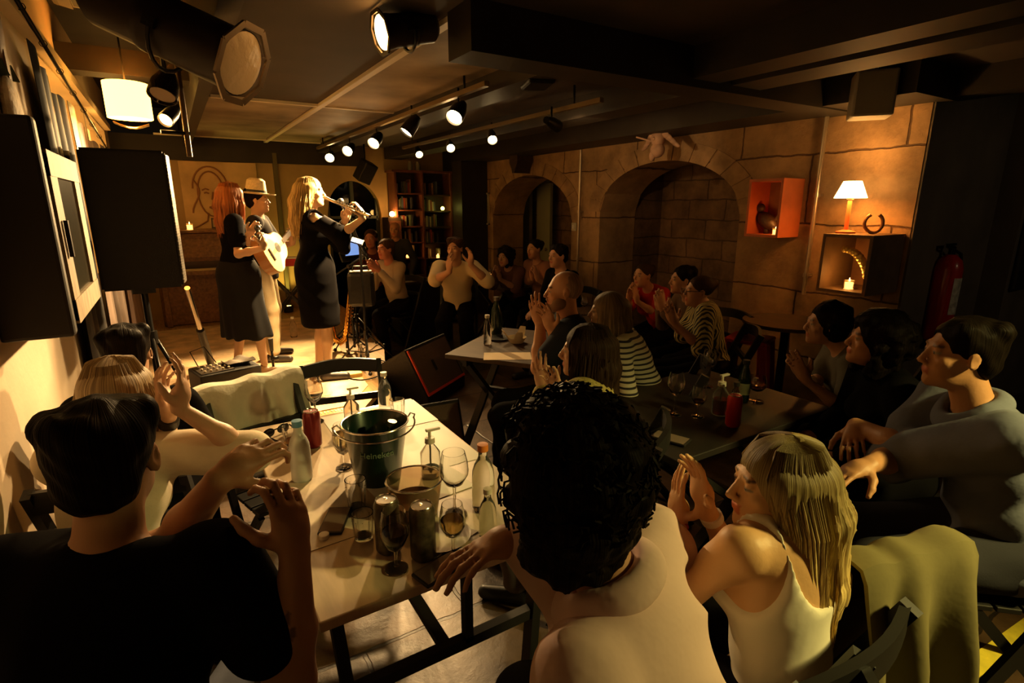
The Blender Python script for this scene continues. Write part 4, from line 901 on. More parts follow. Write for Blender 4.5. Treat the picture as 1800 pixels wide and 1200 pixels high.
micstand('microphone_stand', 'shorter microphone stand behind the tall boom stand', 1.42, 5.35, .85, at(640, 450, d=5.3))
t = thing('short_microphone_stand', 'short black stand with small microphone at the stage front', 'microphone stand', (at(482, 655, z=ZS).x, at(482, 655, z=ZS).y, ZS))
B().box((0, 0, .012), (.17, .15, .022), bev=.008).obj('base', black, t); B().tube([(0, 0, .02), (0, 0, .2)], .011).obj('pole', blackmetal, t)
B().tube([(0, 0, .2), (0, 0, .31)], [.015, .022], 12).obj('microphone', black, t); B().tube([(-.02, 0, .13), (.05, 0, .13)], .018).obj('clamp', blackmetal, t)
# singer's microphone and the flute
mt = at(452, 398, d=4.25)
t = thing('handheld_microphone', 'black handheld microphone held by the red haired singer', 'microphone', at(458, 436, d=4.18))
d = mt-t.location; B().tube([(0, 0, 0), d*.8], [.011, .016], 12).obj('handle', black, t); B().sph(d*.93, .025).obj('mesh_head', M('mic_mesh', (.1, .1, .1), .35, .8), t)
f0 = at(570, 347, d=4.2); f1 = at(650, 380, d=3.86)
t = thing('flute', 'silver flute held to the blonde flute player\'s mouth', 'flute', f0); d = f1-f0; L = d.length; u_ = d.normalized()
silver = M('polished_silver', (.85, .8, .7), .18, 1)
B().tube([(0, 0, 0), d], .011, 12).obj('tube', silver, t); b = B()
for k in range(12): b.tube([u_*(L*(.3+.055*k))+Vector((0, 0, .008)), u_*(L*(.3+.055*k))+Vector((0, 0, .017))], .009, 10)
b.obj('keys', silver, t); B().sph(u_*.04+Vector((0, 0, .008)), (.013, .01, .006)).obj('lip_plate', silver, t)
# guitar
c = at(477, 441, d=4.5); n1 = at(446, 385, d=5.0)
gx = Vector((.3, .75, 0)).normalized(); ax = (at(509, 403, d=4.95)-c).normalized()
t = thing('acoustic_guitar', 'acoustic guitar with pale wooden top held by person in hat', 'guitar', c)
nrm = (CAM-c); nrm = (nrm-ax*nrm.dot(ax)).normalized(); nrm = (cr*1.0-cf*.45+cu*.1); nrm = (nrm-ax*nrm.dot(ax)).normalized(); sd = ax.cross(nrm)
G = Matrix((( sd.x, ax.x, nrm.x, 0), (sd.y, ax.y, nrm.y, 0), (sd.z, ax.z, nrm.z, 0), (0, 0, 0, 1))) @ Matrix.Scale(.88, 4)
def outline(sc=1):
    return [((.135+.045*math.cos(2*a)*1.0+.03*(-math.cos(a)) )*math.sin(a)*sc*1.1, (-.24*math.cos(a+PI)*-1)*sc) for a in [2*PI*k/40 for k in range(40)]]
ol = []
for k in range(48):
    a = 2*PI*k/48; y = -math.cos(a)*.24; w_ = .19 if y < 0 else .14
    r_w = math.sqrt(max(0, 1-(y/.24)**2))**.75*(.185-.045*(y/.24)) - .035*math.exp(-((y-.05)/.07)**2); ol.append((math.copysign(r_w, math.sin(a)) if abs(math.sin(a)) > 1e-3 else 0, y))
b = B().prism(ol, -.05, .045, G); b.obj('body', M('guitar_side', (.35, .16, .05), .3, coat=.5), t)
tp = B().prism([(x*.98, y*.98) for x, y in ol], .045, .05, G).obj('soundboard', M('spruce', (.85, .6, .28), .35, noise=(4, .1), coat=.4), t)
B().lathe([(0, .0505), (.048, .0505), (.048, .0525), (0, .0525)], 24, (0, 0, 0)).obj('sound_hole', black, t).matrix_local = G @ Matrix.Translation((0, .05, 0))
b = B().box((0, .4, .045), (.045, .4, .02)); b.obj('neck', darkwood, t).matrix_local = G; B().box((0, .64, .04), (.065, .13, .016)).obj('headstock', darkwood, t).matrix_local = G
b = B()
for k in range(6): b.box((-.015+.006*k, .2, .058), (.0012, .72, .0012))
b.obj('strings', chrome, t).matrix_local = G; B().box((0, -.13, .055), (.12, .02, .012)).obj('bridge', darkwood, t).matrix_local = G
# saxophone on its stand
t = thing('saxophone', 'shiny brass saxophone standing behind the flute player', 'saxophone', (at(612, 615, z=ZS).x, at(612, 615, z=ZS).y, ZS+.06), R(-31)); brass = M('brass', (1, .55, .12), .16, 1)
pts = [(.17, 0, .66), (.13, 0, .70), (.09, 0, .68), (.07, 0, .6), (.03, 0, .35), (0, 0, .14), (-.02, 0, .06), (-.07, 0, .02), (-.13, 0, .06), (-.15, 0, .14), (-.17, 0, .25), (-.2, 0, .33)]
B().tube(pts, [.009, .011, .013, .015, .022, .028, .031, .034, .038, .042, .052, .075], 16).obj('body_tube', brass, t)
B().tube([(.17, 0, .66), (.24, 0, .63)], [.009, .013], 10).obj('mouthpiece', black, t); b = B()
for k in range(13): z = .12+k*.036; x = .0+.1*(z-.14)/.5; b.tube([(x, -.03, z), (x, -.045, z)], .019-.0006*k, 10).sph((x+.04, -.02, z), .009, seg=6)
b.tube([(.0, -.045, .12), (.075, -.045, .6)], .005, 6).tube([(.05, -.03, .2), (.1, -.02, .62)], .004, 6); b.obj('keys', brass, t)
t = thing('saxophone_stand', 'low black folding stand under the brass saxophone', 'instrument stand', (at(612, 615, z=ZS).x, at(612, 615, z=ZS).y, ZS))
b = B()
for a in (0.3, 2.4, 4.5): b.bar((0, 0, .2), (.2*math.cos(a), .2*math.sin(a), .01), .016, .016)
b.obj('legs_frame', blackmetal, t); B().tube([(0, .05, .01), (.03, .06, .42)], .01).obj('post', blackmetal, t)
# percussion case / bag hanging on the stand
t = thing('gear_bag', 'black gear bag with pale top edge hung behind the boom stand', 'bag', (1.43, 5.0, ZS+.52), R(-20))
B().box((0, 0, .15), (.24, .14, .32), bev=.035).obj('pouch', M('bag_nylon', (.012, .012, .012), .35, bump=(40, .4)), t); B().box((0, 0, .315), (.2, .1, .012), bev=.004).obj('top_edge', M('pale_plastic', (.55, .52, .38), .4), t)
B().tube([(-.08, 0, .3), (-.06, 0, .36), (.06, 0, .36), (.08, 0, .3)], .008).obj('handle', black, t)
t = thing('tablet_stand', 'music stand holding a glowing blue tablet beside the flute player', 'music stand', (1.5, 5.5, ZS)); tripod(t, .95, .28, 1, .3, .011)
B().box((0, 0, 1.0), (.36, .02, .24), Euler((-.4, 0, R(30)))).obj('desk', blackmetal, t)
B().box((-.01, -.02, 1.01), (.24, .012, .17), Euler((-.4, 0, R(30)))).obj('tablet', black, t); B().box((-.014, -.028, 1.012), (.21, .006, .145), Euler((-.4, 0, R(30)))).obj('screen', M('tablet_screen', (.2, .3, .5), .2, emi=(.25, .45, 1), es=.7), t)
t = thing('clip_tablet', 'small bluish screen clipped to the tall boom stand', 'tablet', at(628, 424, d=4.5), R(-25))
B().box((0, 0, 0), (.1, .01, .06), Euler((-.9, .3, 0))).obj('case', black, t); B().box((0, -.006, .004), (.09, .006, .048), Euler((-.9, .3, 0))).obj('screen', MATS['tablet_screen'], t)
B().tube([(0, 0, -.01), (.05, .02, -.12)], .008).obj('clip', blackmetal, t)

# ------------------------------------------------------------------ bottles, glasses
blueglass = M('blue_tint_plastic', (.75, .85, .9), .08, trans=.92, ior=1.3); clearp = M('clear_plastic', (.95, .95, .92), .06, trans=.95, ior=1.3)
amberliq = M('amber_drink', (.75, .32, .06), .05, trans=.75, ior=1.33); beer = M('beer', (.95, .62, .25), .02, trans=.8, ior=1.2); wine = M('red_wine', (.08, .005, .01), .05, trans=.4); pinkliq = M('pink_liquid', (.95, .08, .05), .1, trans=.5)
def wineglass(label, loc, h=.2, r=.038, liq=None, lv=.4, group=None, name='wine_glass', stem=.45):
    t = thing(name, label, 'glass', loc, 0, group); z1 = h*stem; hb = h-z1
    prof = [(0, .0), (r*.85, .0), (r*.85, .003), (.006, .008), (.004, z1*.5), (.005, z1), (r*.6, z1+hb*.12), (r*.97, z1+hb*.38), (r, z1+hb*.5), (r*.93, z1+hb*.75), (r*.78, h), (r*.75, h), (r*.9, z1+hb*.75), (r*.965, z1+hb*.5), (r*.93, z1+hb*.38), (r*.56, z1+hb*.15), (0, z1+.006)]
    B().lathe(prof, 24).obj('glass_bowl_and_stem', glass, t)
    if liq: B().lathe([(0, z1+.008), (r*.53, z1+hb*.16), (r*.91, z1+hb*.38) if lv > .3 else (r*.6, z1+hb*.2), (r*.9 if lv > .3 else r*.65, z1+hb*max(.22, lv)), (0, z1+hb*max(.22, lv))], 20).obj('drink', liq, t)
    return t
def tumbler(label, loc, h=.09, r=.033, liq=None, lv=.3, name='tumbler'):
    t = thing(name, label, 'glass', loc); b = B().lathe([(0, 0), (r*.8, 0), (r, h), (r-.003, h), (r*.8-.003, .01), (0, .01)], 20)
    b.obj('glass_cup', glass, t)
    if liq: B().lathe([(0, .011), (r*.78-.003, .011), (r*.82-.002+r*.2*lv, h*lv), (0, h*lv)], 18).obj('drink', liq, t)
    b = B()
    for k in range(10): a = 2*PI*k/10; b.bar((r*.81*math.cos(a), r*.81*math.sin(a), .006), (r*.97*math.cos(a), r*.97*math.sin(a), h*.8), .003, .002)
    b.obj('fluting', glass, t); return t
def pump(label, loc, liq=None, s=1, lv=.5):
    t = thing('soap_dispenser', label, 'soap dispenser', loc)
    B().lathe([(0, 0), (.03*s, 0), (.033*s, .01), (.033*s, .09*s), (.014*s, .118*s), (.014*s, .125*s), (.012*s, .125*s), (.012*s, .117*s), (.03*s, .088*s), (.03*s, .006), (0, .006)], 20).obj('bottle', clearp, t)
    if liq: B().lathe([(0, .008), (.0285*s, .008), (.0285*s, .09*s*lv), (0, .09*s*lv)], 18).obj('liquid', liq, t)
    p = B().lathe([(0, .124*s), (.017*s, .124*s), (.016*s, .142*s), (.005*s, .144*s), (.005*s, .165*s), (0, .165*s)], 14).box((.012*s, 0, .168*s), (.05*s, .014*s, .009*s), bev=.003).obj('pump_head', M('pump_plastic', (.6, .55, .45), .4), t)
    B().tube([(0, 0, .12*s), (0, 0, .02*s)], .003*s, 6).obj('dip_tube', white, t); return t
def bottle(label, loc, capm, body=None, s=1, liq=None, name='water_bottle', slim=1, labelm=None):
    t = thing(name, label, 'bottle', loc); q = slim
    B().lathe([(0, 0), (.03*s*q, 0), (.034*s*q, .008), (.034*s*q, .05*s), (.0335*s*q, .105*s), (.032*s*q, .125*s), (.026*s*q, .145*s), (.017*s, .162*s), (.0135*s, .172*s), (.013*s, .19*s), (0, .19*s)], 20).obj('bottle_body', body or clearp, t)
    B().lathe([(0, .188*s), (.0165*s, .188*s), (.0165*s, .208*s), (0, .209*s)], 16).obj('cap', capm, t)
    if labelm: B().lathe([(.0345*s*q, .04*s), (.035*s*q, .04*s), (.035*s*q, .095*s), (.0345*s*q, .095*s)], 20).obj('label_band', labelm, t)
    return t
def can(label, loc, mat, s=1):
    t = thing('drink_can', label, 'can', loc); r = .033*s; h = .122*s*1.25
    B().lathe([(0, .004), (r*.7, 0), (r*.8, .002), (r, .012), (r, h-.016), (r*.82, h-.002), (r*.8, h-.002)], 24).obj('can_body', mat, t)
    B().lathe([(r*.72, h-.006), (r*.8, h+.001), (r*.84, h-.001), (r*.81, h-.006)], 24).lathe([(0, h-.006), (r*.8, h-.006), (r*.8, h-.004), (0, h-.004)], 24).obj('lid', chrome, t)
    B().sph((0, r*.2, h-.003), (.007, .011, .0015)).obj('pull_tab', chrome, t); B().sph((0, -r*.35, h-.0035), (.008, .007, .0008)).obj('opening', black, t); return t

# ------------------------------------------------------------------ tables
def folding_table(name, label, x0, x1, y0, y1, topm, z=.75, rz=0, straight=False):
    cx, cy = (x0+x1)/2, (y0+y1)/2; w_, l_ = x1-x0, y1-y0
    t = thing(name, label, 'table', (cx, cy, 0), rz)
    B().box((0, 0, z-.015), (w_, l_, .03), bev=.004).obj('tabletop', topm, t)
    B().box((0, l_/2-.12, z-.055), (w_-.08, .03, .05)).box((0, -l_/2+.12, z-.055), (w_-.08, .03, .05)).obj('apron', black, t)
    for sy in (-1, 1):
        if straight:
            for sx in (-1, 1): B().bar((sx*(w_/2-.05), sy*(l_/2-.1), z-.03), (sx*(w_/2-.1), sy*(l_/2-.1), .0), .045, .03).obj('leg', black, t)
            B().bar((-w_/2+.06, sy*(l_/2-.1), .42), (w_/2-.06, sy*(l_/2-.1), .42), .03, .035).obj('end_rail', black, t); B().bar((.06, sy*(l_/2-.1), .42), (.06, sy*(l_/2-.1), z-.03), .025, .03).obj('end_slat', black, t)
            continue
        for sx in (-1, 1): B().bar((sx*(w_/2-.06), sy*(l_/2-.1), z-.03), (-sx*(w_/2-.06), sy*(l_/2-.1)+sx*.03, .012), .05, .03).obj('leg', black, t)
    B().bar((0, -l_/2+.1, .4), (0, l_/2-.1, .4), .035, .025).obj('stretcher', black, t); return t
tabm = M('dark_tabletop', (.08, .048, .025), .5, noise=(6, .3), stretch=(8, 1, 1))
folding_table('front_table', 'long wooden table full of drinks in the centre foreground', .17, .90, 1.12, 2.42, M('pale_tabletop', (.5, .4, .27), .4, noise=(5, .15), stretch=(8, 1, 1)), straight=True)
folding_table('middle_table', 'dark table with crossed legs beside the red edged wedge monitor', 1.94-.43, 1.94+.43, 3.05-.35, 3.05+.35, tabm, rz=R(36))
folding_table('right_table', 'dark table with stemmed glasses between audience groups on right', 1.5, 2.55, 1.25, 2.0, M('black_tabletop', (.014, .01, .007), .6, noise=(6, .3)))
folding_table('far_table', 'dark far table under the far stone arch', 3.1, 3.75, 5.2, 6.1, tabm)
folding_table('recess_table', 'dark table before the near arch with red-top clapper', 2.75, 3.3, 3.35, 4.1, tabm)
T = lambda x, y: tuple(at(x, y, z=.75))
def S_(x, y): p = at(x, y, z=.75); return (p.x, p.y, .7515)
# menus / papers on the front table
def sheet(label, c, w_, l_, rz, mat=white, z=.7515, name='menu_sheet'):
    o = B().box((0, 0, 0), (w_, l_, .001)).obj(name, mat); return solo(o, label, 'paper', None, (c[0], c[1], z), rz)
sheet('white placemat sheet at the far end of the front table', (.68, 2.24), .44, .3, 0, name='placemat')
sheet('white placemat sheet under the soap dispenser on the front table', (.75, 1.86), .28, .4, 0, name='placemat')
sheet('white sheet under the snifter and bucket on the front table', (.6, 1.62), .3, .3, .1, name='placemat', z=.7527)
sheet('worn pale sheet by the clapping hands on the front table', (.3, 1.62), .2, .42, .05, M('worn_paper', (.6, .52, .4), .7, noise=(12, .25)), name='placemat')
sheet('small folded leaflet near the table edge in front', (.56, 1.27), .16, .1, .3, M('worn_paper', (.6, .52, .4), .7, noise=(12, .25)), name='leaflet')
wineglass('tall wine glass at the far left corner of the front table', S_(556, 742), .2, .04, None)
tumbler('small fluted tumbler with amber drink beside dark red can', S_(514, 785), .09, .033, amberliq, .35)
can('dark red can at the far left of the front table', S_(552, 785), M('dark_red_can', (.16, .012, .01), .3, .4))
bottle('milky bottle with blue cap between clapping hands and bucket', S_(532, 842), M('blue_cap', (.1, .25, .4), .4), M('milky_plastic', (.72, .74, .68), .35, trans=.35), 1.05)
wineglass('stemmed beer glass just left of the green bucket', S_(606, 822), .17, .036, M('pale_beer', (.9, .7, .35), .1, trans=.7), .7, name='beer_glass', stem=.3)
pump('clear soap dispenser behind the bucket', S_(620, 748), None, 1)
bottle('clear bottle with pale cap at the far table edge', S_(678, 722), M('pump_plastic', (.6, .55, .45), .4), blueglass, .9)
tumbler('empty fluted tumbler at the far right corner of the front table', S_(700, 735), .09, .034)
pump('clear soap dispenser right of the green bucket', S_(758, 838), M('clear_gel', (.9, .8, .6), .1, trans=.8), 1.05, .4)
bottle('clear water bottle with orange cap on the table edge', S_(850, 893), M('orange_cap', (.8, .25, .04), .4), clearp, 1.05)
bottle('half seen clear bottle with pale cap before the orange capped one', S_(858, 945), M('pump_plastic', (.6, .55, .45), .4), clearp, .75)
wineglass('large empty rounded wine glass beside the ice tub', S_(800, 905), .21, .045, None)
wineglass('small stemmed glass with light brown beer by forearm', S_(797, 972), .15, .036, beer, .55, name='beer_glass', stem=.32)
wineglass('stemmed glass half full of beer nearest the camera', S_(697, 1000), .175, .037, beer, .5, name='beer_glass', stem=.3)
gold_can = M('gold_black_can', (.1, .08, .05), .35, .5, noise=(30, .8))
can('open black can standing behind the nearest beer glass', S_(684, 968), gold_can, 1.05); can('open black can right of the nearest beer glass', S_(745, 980), gold_can, 1.05)
tumbler('short clear tumbler left of the bucket foot', S_(628, 893), .1, .033)
tumbler('clear tumbler lying in shadow beside the phone', S_(640, 945), .08, .032)
t = thing('mobile_phone', 'mobile phone lying left of the cans on the front table', 'phone', (*S_(590, 918)[:2], .753), R(-28)); B().box((0, 0, .004), (.07, .14, .009), bev=.003).obj('case', black, t); B().box((0, 0, .009), (.062, .128, .001)).obj('screen', M('phone_glass', (.2, .15, .12), .1), t)
t = thing('mobile_phone', 'dark phone at the near table edge below the forearm', 'phone', (*S_(775, 1003)[:2], .753), R(-75)); B().box((0, 0, .004), (.07, .14, .009), bev=.003).obj('case', black, t); B().box((0, 0, .009), (.062, .128, .001)).obj('screen', MATS['phone_glass'], t)
o = B().lathe([(0, 0), (.014, 0), (.0145, .013), (0, .014)], 18).obj('bottle_cap', white); solo(o, 'white bottle cap lying near the phone on the front table', 'cap', None, S_(570, 946))
o = B().lathe([(0, .004), (.06, .0), (.085, .01), (.087, .012), (.055, .006), (0, .006)], 28).obj('small_plate', M('pale_plate', (.6, .52, .38), .4)); solo(o, 'small pale plate under the small beer glass', 'plate', None, S_(775, 945))
t = thing('sunglasses', 'dark folded sunglasses beside the fluted amber tumbler', 'sunglasses', S_(486, 765), R(25)); b = B()
for q in (-1, 1): b.sph((q*.033, 0, .02), (.028, .004, .02)); b.bar((q*.062, 0, .026), (q*.05, -.12, .01), .004, .006)
b.bar((-.012, 0, .026), (.012, 0, .026), .004, .004); b.obj('frame_and_lenses', M('glossy_black', (.01, .01, .01), .1), t)
# bucket
bp = S_(664, 862); bp = (at(662, 790, z=.86).x, at(662, 790, z=.86).y, .7515)
t = thing('ice_bucket', 'dark green metal ice bucket with wire handle on front table', 'bucket', bp)
gb = M('green_bucket', (.008, .03, .018), .3, .3, coat=.4)
B().lathe([(0, 0), (.075, 0), (.077, .004), (.108, .205), (.112, .21), (.109, .214), (.105, .208), (.074, .008), (0, .008)], 36).obj('bucket_wall', gb, t)
B().tube([(.111*math.cos(a), .111*math.sin(a), .212) for a in [2*PI*k/36 for k in range(37)]], .0035, 8).obj('rim', chrome, t)
va = math.atan2(-bp[1], -bp[0]); 
b = B(); pts = []
for k in range(21): a = PI*k/20; pts.append(((.135)*math.cos(a), -.118*math.sin(a), .205-.02*math.sin(a)))
b.tube(pts, .003, 8)
for q in (-1, 1): b.tube([(q*.108, 0, .2), (q*.125, 0, .222), (q*.14, 0, .215), (q*.135, 0, .2)], .003, 6)
hd = b.obj('wire_handle', chrome, t); hd.rotation_euler = (0, 0, R(12)-.3)
def onb(co, zc=.13, rot=va): 
    z = zc+co.y; r = .0775+(z-.004)/.201*.031+.0008+co.z; a = rot+co.x/r; return Vector((r*math.cos(a), r*math.sin(a), z))
textmesh('brand_lettering', 'Heineken', .03, M('faint_lettering', (.2, .3, .2), .5), t, onb)
o = bottle('dark bottle leaning inside the green ice bucket', (bp[0]+.02, bp[1]+.02, .765), M('foil_cap', (.12, .1, .08), .3, .6), M('dark_green_glass', (.02, .05, .02), .1, trans=.5), .95, name='beer_bottle'); o.rotation_euler = (.15, .2, 0)
b = B()
for k in range(26): a = rng.uniform(0, 6.28); r = rng.uniform(0, .07); b.box((r*math.cos(a), r*math.sin(a), .1+rng.uniform(0, .03)), (.022,)*3, Euler(tuple(rng.uniform(0, 3, 3))), .003)
o = b.obj('ice_cubes', glass); o['kind'] = 'stuff'; solo(o, 'loose ice cubes filling the green bucket', 'ice', None, bp)
# clear tub
cp = at(728, 845, z=.86); t = thing('clear_ice_tub', 'clear round ice tub with steel rim in front of bucket', 'tub', (cp.x, cp.y, .7515))
B().lathe([(0, 0), (.068, 0), (.086, .115), (.084, .115), (.066, .005), (0, .005)], 32).obj('tub_wall', M('smoked_clear', (.8, .6, .38), .08, trans=.85, ior=1.2), t)
B().tube([(.086*math.cos(a), .086*math.sin(a), .116) for a in [2*PI*k/32 for k in range(33)]], .003, 8).obj('rim', chrome, t)
B().lathe([(0, .007), (.065, .007), (.073, .05), (0, .05)], 28).obj('melt_water', M('brown_water', (.3, .17, .08), .1, trans=.5, ior=1.33), t)
# middle table things
def S2(x, y): p = at(x, y, z=.75); return (p.x, p.y, .7515)
bottle('tall clear bottle on the middle table', S2(857, 606), white, clearp, 1.0, name='glass_bottle', slim=.8)
bottle('dark green wine bottle behind the clear bottle', S2(873, 588), M('foil_cap', (.12, .1, .08), .3, .6), M('dark_green_glass', (.02, .05, .02), .1, trans=.5), 1.35, name='wine_bottle', slim=.9)
sheet('cream menu sheet on the middle table', S2(892, 626)[:2], .3, .17, R(-30), M('cream_paper', (.85, .68, .42), .7), name='menu_sheet')
t = thing('paper_food_boat', 'white open paper food container on the middle table', 'food container', S2(908, 602), R(20)); cw = M('white_card', (.8, .7, .5), .7)
B().lathe([(0, 0), (.045, 0), (.07, .04), (.068, .04), (.043, .003), (0, .003)], 24).obj('bowl', cw, t)
for a in (.2, 2.6, 4.0): B().grid(lambda u, v, a=a: ((.07+.035*v)*math.cos(a+(u-.5)*(.9-.5*v)), (.07+.035*v)*math.sin(a+(u-.5)*(.9-.5*v)), .04+.055*v), 5, 4, .002).obj('flap', cw, t)
o = B().lathe([(0, .0), (.05, 0), (.085, .012), (.083, .013), (.05, .004), (0, .004)], 24).obj('dark_plate', black); solo(o, 'dark plate beside the paper food container', 'plate', None, S2(878, 596))
t = thing('gold_bowl', 'upturned shiny gold metal bowl at the middle table corner', 'bowl', S2(962, 640)); gm_ = M('gold_metal', (.9, .6, .2), .2, 1, bump=(8, .3))
B().lathe([(0, .1), (.05, .095), (.08, .06), (.088, .005), (.085, .005), (.076, .057), (.047, .09), (0, .094)], 28).obj('shell', gm_, t); B().sph((0, 0, .105), .012).obj('knob', gm_, t)
# right table things
wineglass('tall wine glass at the left of the dark right table', S_(1185, 728), .2, .038, None)
wineglass('tall stemmed glass farthest back on the right table', S_(1243, 680), .2, .038, None)
wineglass('short stemmed glass with dregs beside pink dispenser', S_(1226, 732), .145, .034, amberliq, .3, name='beer_glass', stem=.35)
pump('soap dispenser with pink liquid on the right table', S_(1264, 728), pinkliq, 1.1, .75)
can('bright red can before the pink soap dispenser', S_(1262, 733) if False else (S_(1266, 736)[0]-.03, S_(1266, 736)[1]-.085, .7515), M('red_can', (.55, .02, .015), .3, .3), .95)
bottle('small dark bottle with yellowish label on the right table', S_(1288, 738), black, M('brown_glass', (.06, .025, .01), .1, trans=.5), .85, name='sauce_bottle', slim=.75, labelm=M('yellow_label', (.6, .55, .15), .6))
bottle('green bottle with pale label behind the small dark one', S_(1305, 705), black, M('dark_green_glass', (.02, .05, .02), .1, trans=.5), 1.0, name='wine_bottle', slim=.85, labelm=M('pale_label', (.45, .5, .3), .6))
wineglass('round cocktail glass at the right end of right table', S_(1328, 706), .13, .045, amberliq, .5, name='cocktail_glass', stem=.4)
t = thing('mobile_phone', 'dark tablet phone lying at the left edge of right table', 'phone', (1.62, 1.4, .753), R(20)); B().box((0, 0, .004), (.08, .15, .009), bev=.003).obj('case', black, t); B().box((0, 0, .009), (.07, .135, .001)).obj('screen', MATS['phone_glass'], t)
# far table things
for (x, y, lb) in ((893, 492, 'small wine glass on the far table before curly hair'), (912, 488, 'small wine glass on the far table before dusky pink top'), (868, 494, 'small wine glass at the left end of the far table')):
    wineglass(lb, (at(x, y, z=.75).x*.0+3.3+.0008*(x-868)*5, 5.3+(912-x)*.012, .7515), .17, .035, None)
candle('tiny candle glowing on the far table', (3.25, 5.85, .7515), .9, .15)
wineglass('single glass on the table before the red-top clapper', (2.95, 3.6, .7515), .16, .035, None)
t = thing('phone_screen', 'small glowing blue phone on the far counter by the bookshelf', 'phone', (2.68, 6.25, .80), R(10)); B().box((0, 0, 0), (.1, .012, .055), Euler((-.5, 0, 0))).obj('case', black, t); B().box((0, -.008, .003), (.09, .004, .047), Euler((-.5, 0, 0))).obj('screen', MATS['tablet_screen'], t)
t = thing('side_counter', 'low black counter in front of the bookshelf', 'counter', (2.55, 6.3, 0)); B().box((0, 0, .38), (.7, .32, .76), bev=.02).obj('base', black, t); B().box((0, 0, .77), (.74, .36, .025)).obj('top', darkwood, t)

# ------------------------------------------------------------------ amplifier, wedges, small things on the stage
t = thing('mixer_amplifier', 'black amplifier box with knobs on top at the stage front', 'amplifier', (.2, 4.42, ZS), R(14))
B().box((0, 0, .13), (.42, .3, .26), bev=.012).obj('cabinet', black, t); B().box((-.08, -.0, .262), (.22, .24, .008)).obj('control_panel', M('panel_grey', (.06, .05, .04), .4), t)
b = B(); 
for i in range(5):
    for j in range(3): b.tube([(-.16+.04*i, -.09+.07*j, .266), (-.16+.04*i, -.09+.07*j, .282)], .008, 8)
b.obj('knobs', M('pale_knob', (.6, .5, .35), .3), t)
t2 = B().grid(lambda u, v: (.02+.2*u, -.08+.15*v, .275+.02*math.sin(u*7)*math.sin(v*5)+.015), 12, 10, .006).obj('cloth_bag', M('dark_pouch', (.1, .08, .06), .7)); solo(t2, 'small crumpled cloth pouch on top of the amplifier', 'pouch', None, (.18, 4.42, ZS), R(14))
B().tube([(-.15, .1, .27), (-.18, .14, .38), (-.08, .15, .4), (-.02, .12, .27)], .004, 6).obj('cable', black, t)
def wedge(name, label, loc, rz, w_=.6, h=.34, dd=.42, rim=False):
    t = thing(name, label, 'stage monitor', loc, rz); mt = Matrix.Rotation(PI/2, 4, 'Y') @ Matrix.Rotation(PI/2, 4, 'Z')
    poly = [(-dd/2, 0), (dd/2, 0), (dd/2, h*.2), (.02, h), (-dd/2, h*.7)]
    b = B().prism(poly, -w_/2, w_/2, Matrix(((0, 0, 1, 0), (1, 0, 0, 0), (0, 1, 0, 0), (0, 0, 0, 1)))); bmesh.ops.bevel(b.bm, geom=list(b.bm.edges), offset=.008, segments=1, affect='EDGES'); b.obj('cabinet', M('speaker_black', (.014, .012, .011), .7), t)
    p0 = Vector((0, dd/2, h*.2)); p1 = Vector((0, .02, h)); e = (p1-p0); L = e.length; ang = math.atan2(e.z, e.y)
    mt = Matrix.Translation((p0+p1)/2) @ Matrix.Rotation(ang, 4, 'X')
    b = B().box((0, 0, 0), (w_*.9, L*.86, .012)); o = b.obj('grille', M('wedge_grille', (.13, .085, .06), .6, bump=(200, .5)), t); o.matrix_local = mt
    if rim:
        b = B(); b.box((0, -L*.46, -.008), (w_*.96, .022, .012)); b.box((w_*.47, 0, -.008), (.018, L*.92, .012)); o = b.obj('red_trim', M('red_trim', (.75, .07, .02), .45), t); o.matrix_local = mt
    B().box((.05, -.0, -.002), (.03, .1, .02)).obj('logo_plate', black, t).matrix_local = mt
    return t
wedge('wedge_monitor', 'large black wedge monitor with red trim in front of stage', (1.79, 4.42, 0), R(216), .68, .5, .46, True)
wedge('floor_monitor', 'plain black floor monitor between front table and wedge', (1.31, 3.15, 0), R(175), .38, .42, .3)
def stool(label, loc, col):
    t = thing('plastic_stool', label, 'stool', loc, R(20)); sm = M('red_plastic', (.5, .025, .015), .4)
    B().box((0, 0, .71), (.3, .3, .03), bev=.012).obj('seat', sm, t)
    for sx in (-1, 1):
        for sy in (-1, 1): B().bar((sx*.12, sy*.12, .71), (sx*.17, sy*.17, .005), .05, .035).obj('leg', sm, t)
    b = B()
    for sx in (-1, 1): b.box((sx*.145, 0, .25), (.02, .26, .03)).box((0, sx*.145, .2), (.26, .02, .03))
    b.obj('cross_rails', sm, t)
p = at(1318, 595, z=.5); stool('red plastic stool below the stone pier at the right', (at(1318, 593, z=.72).x, at(1318, 593, z=.72).y, 0), None)
t = thing('bistro_table', 'small round dark table under the wall boxes', 'table', (3.75, 2.25, 0)); B().lathe([(0, .83), (.3, .83), (.3, .855), (0, .855)], 32).obj('round_top', tabm, t); B().tube([(0, 0, .02), (0, 0, .83)], .03, 12).obj('post', blackmetal, t); B().lathe([(0, 0), (.2, 0), (.2, .015), (.04, .03), (0, .03)], 24).obj('foot', blackmetal, t)

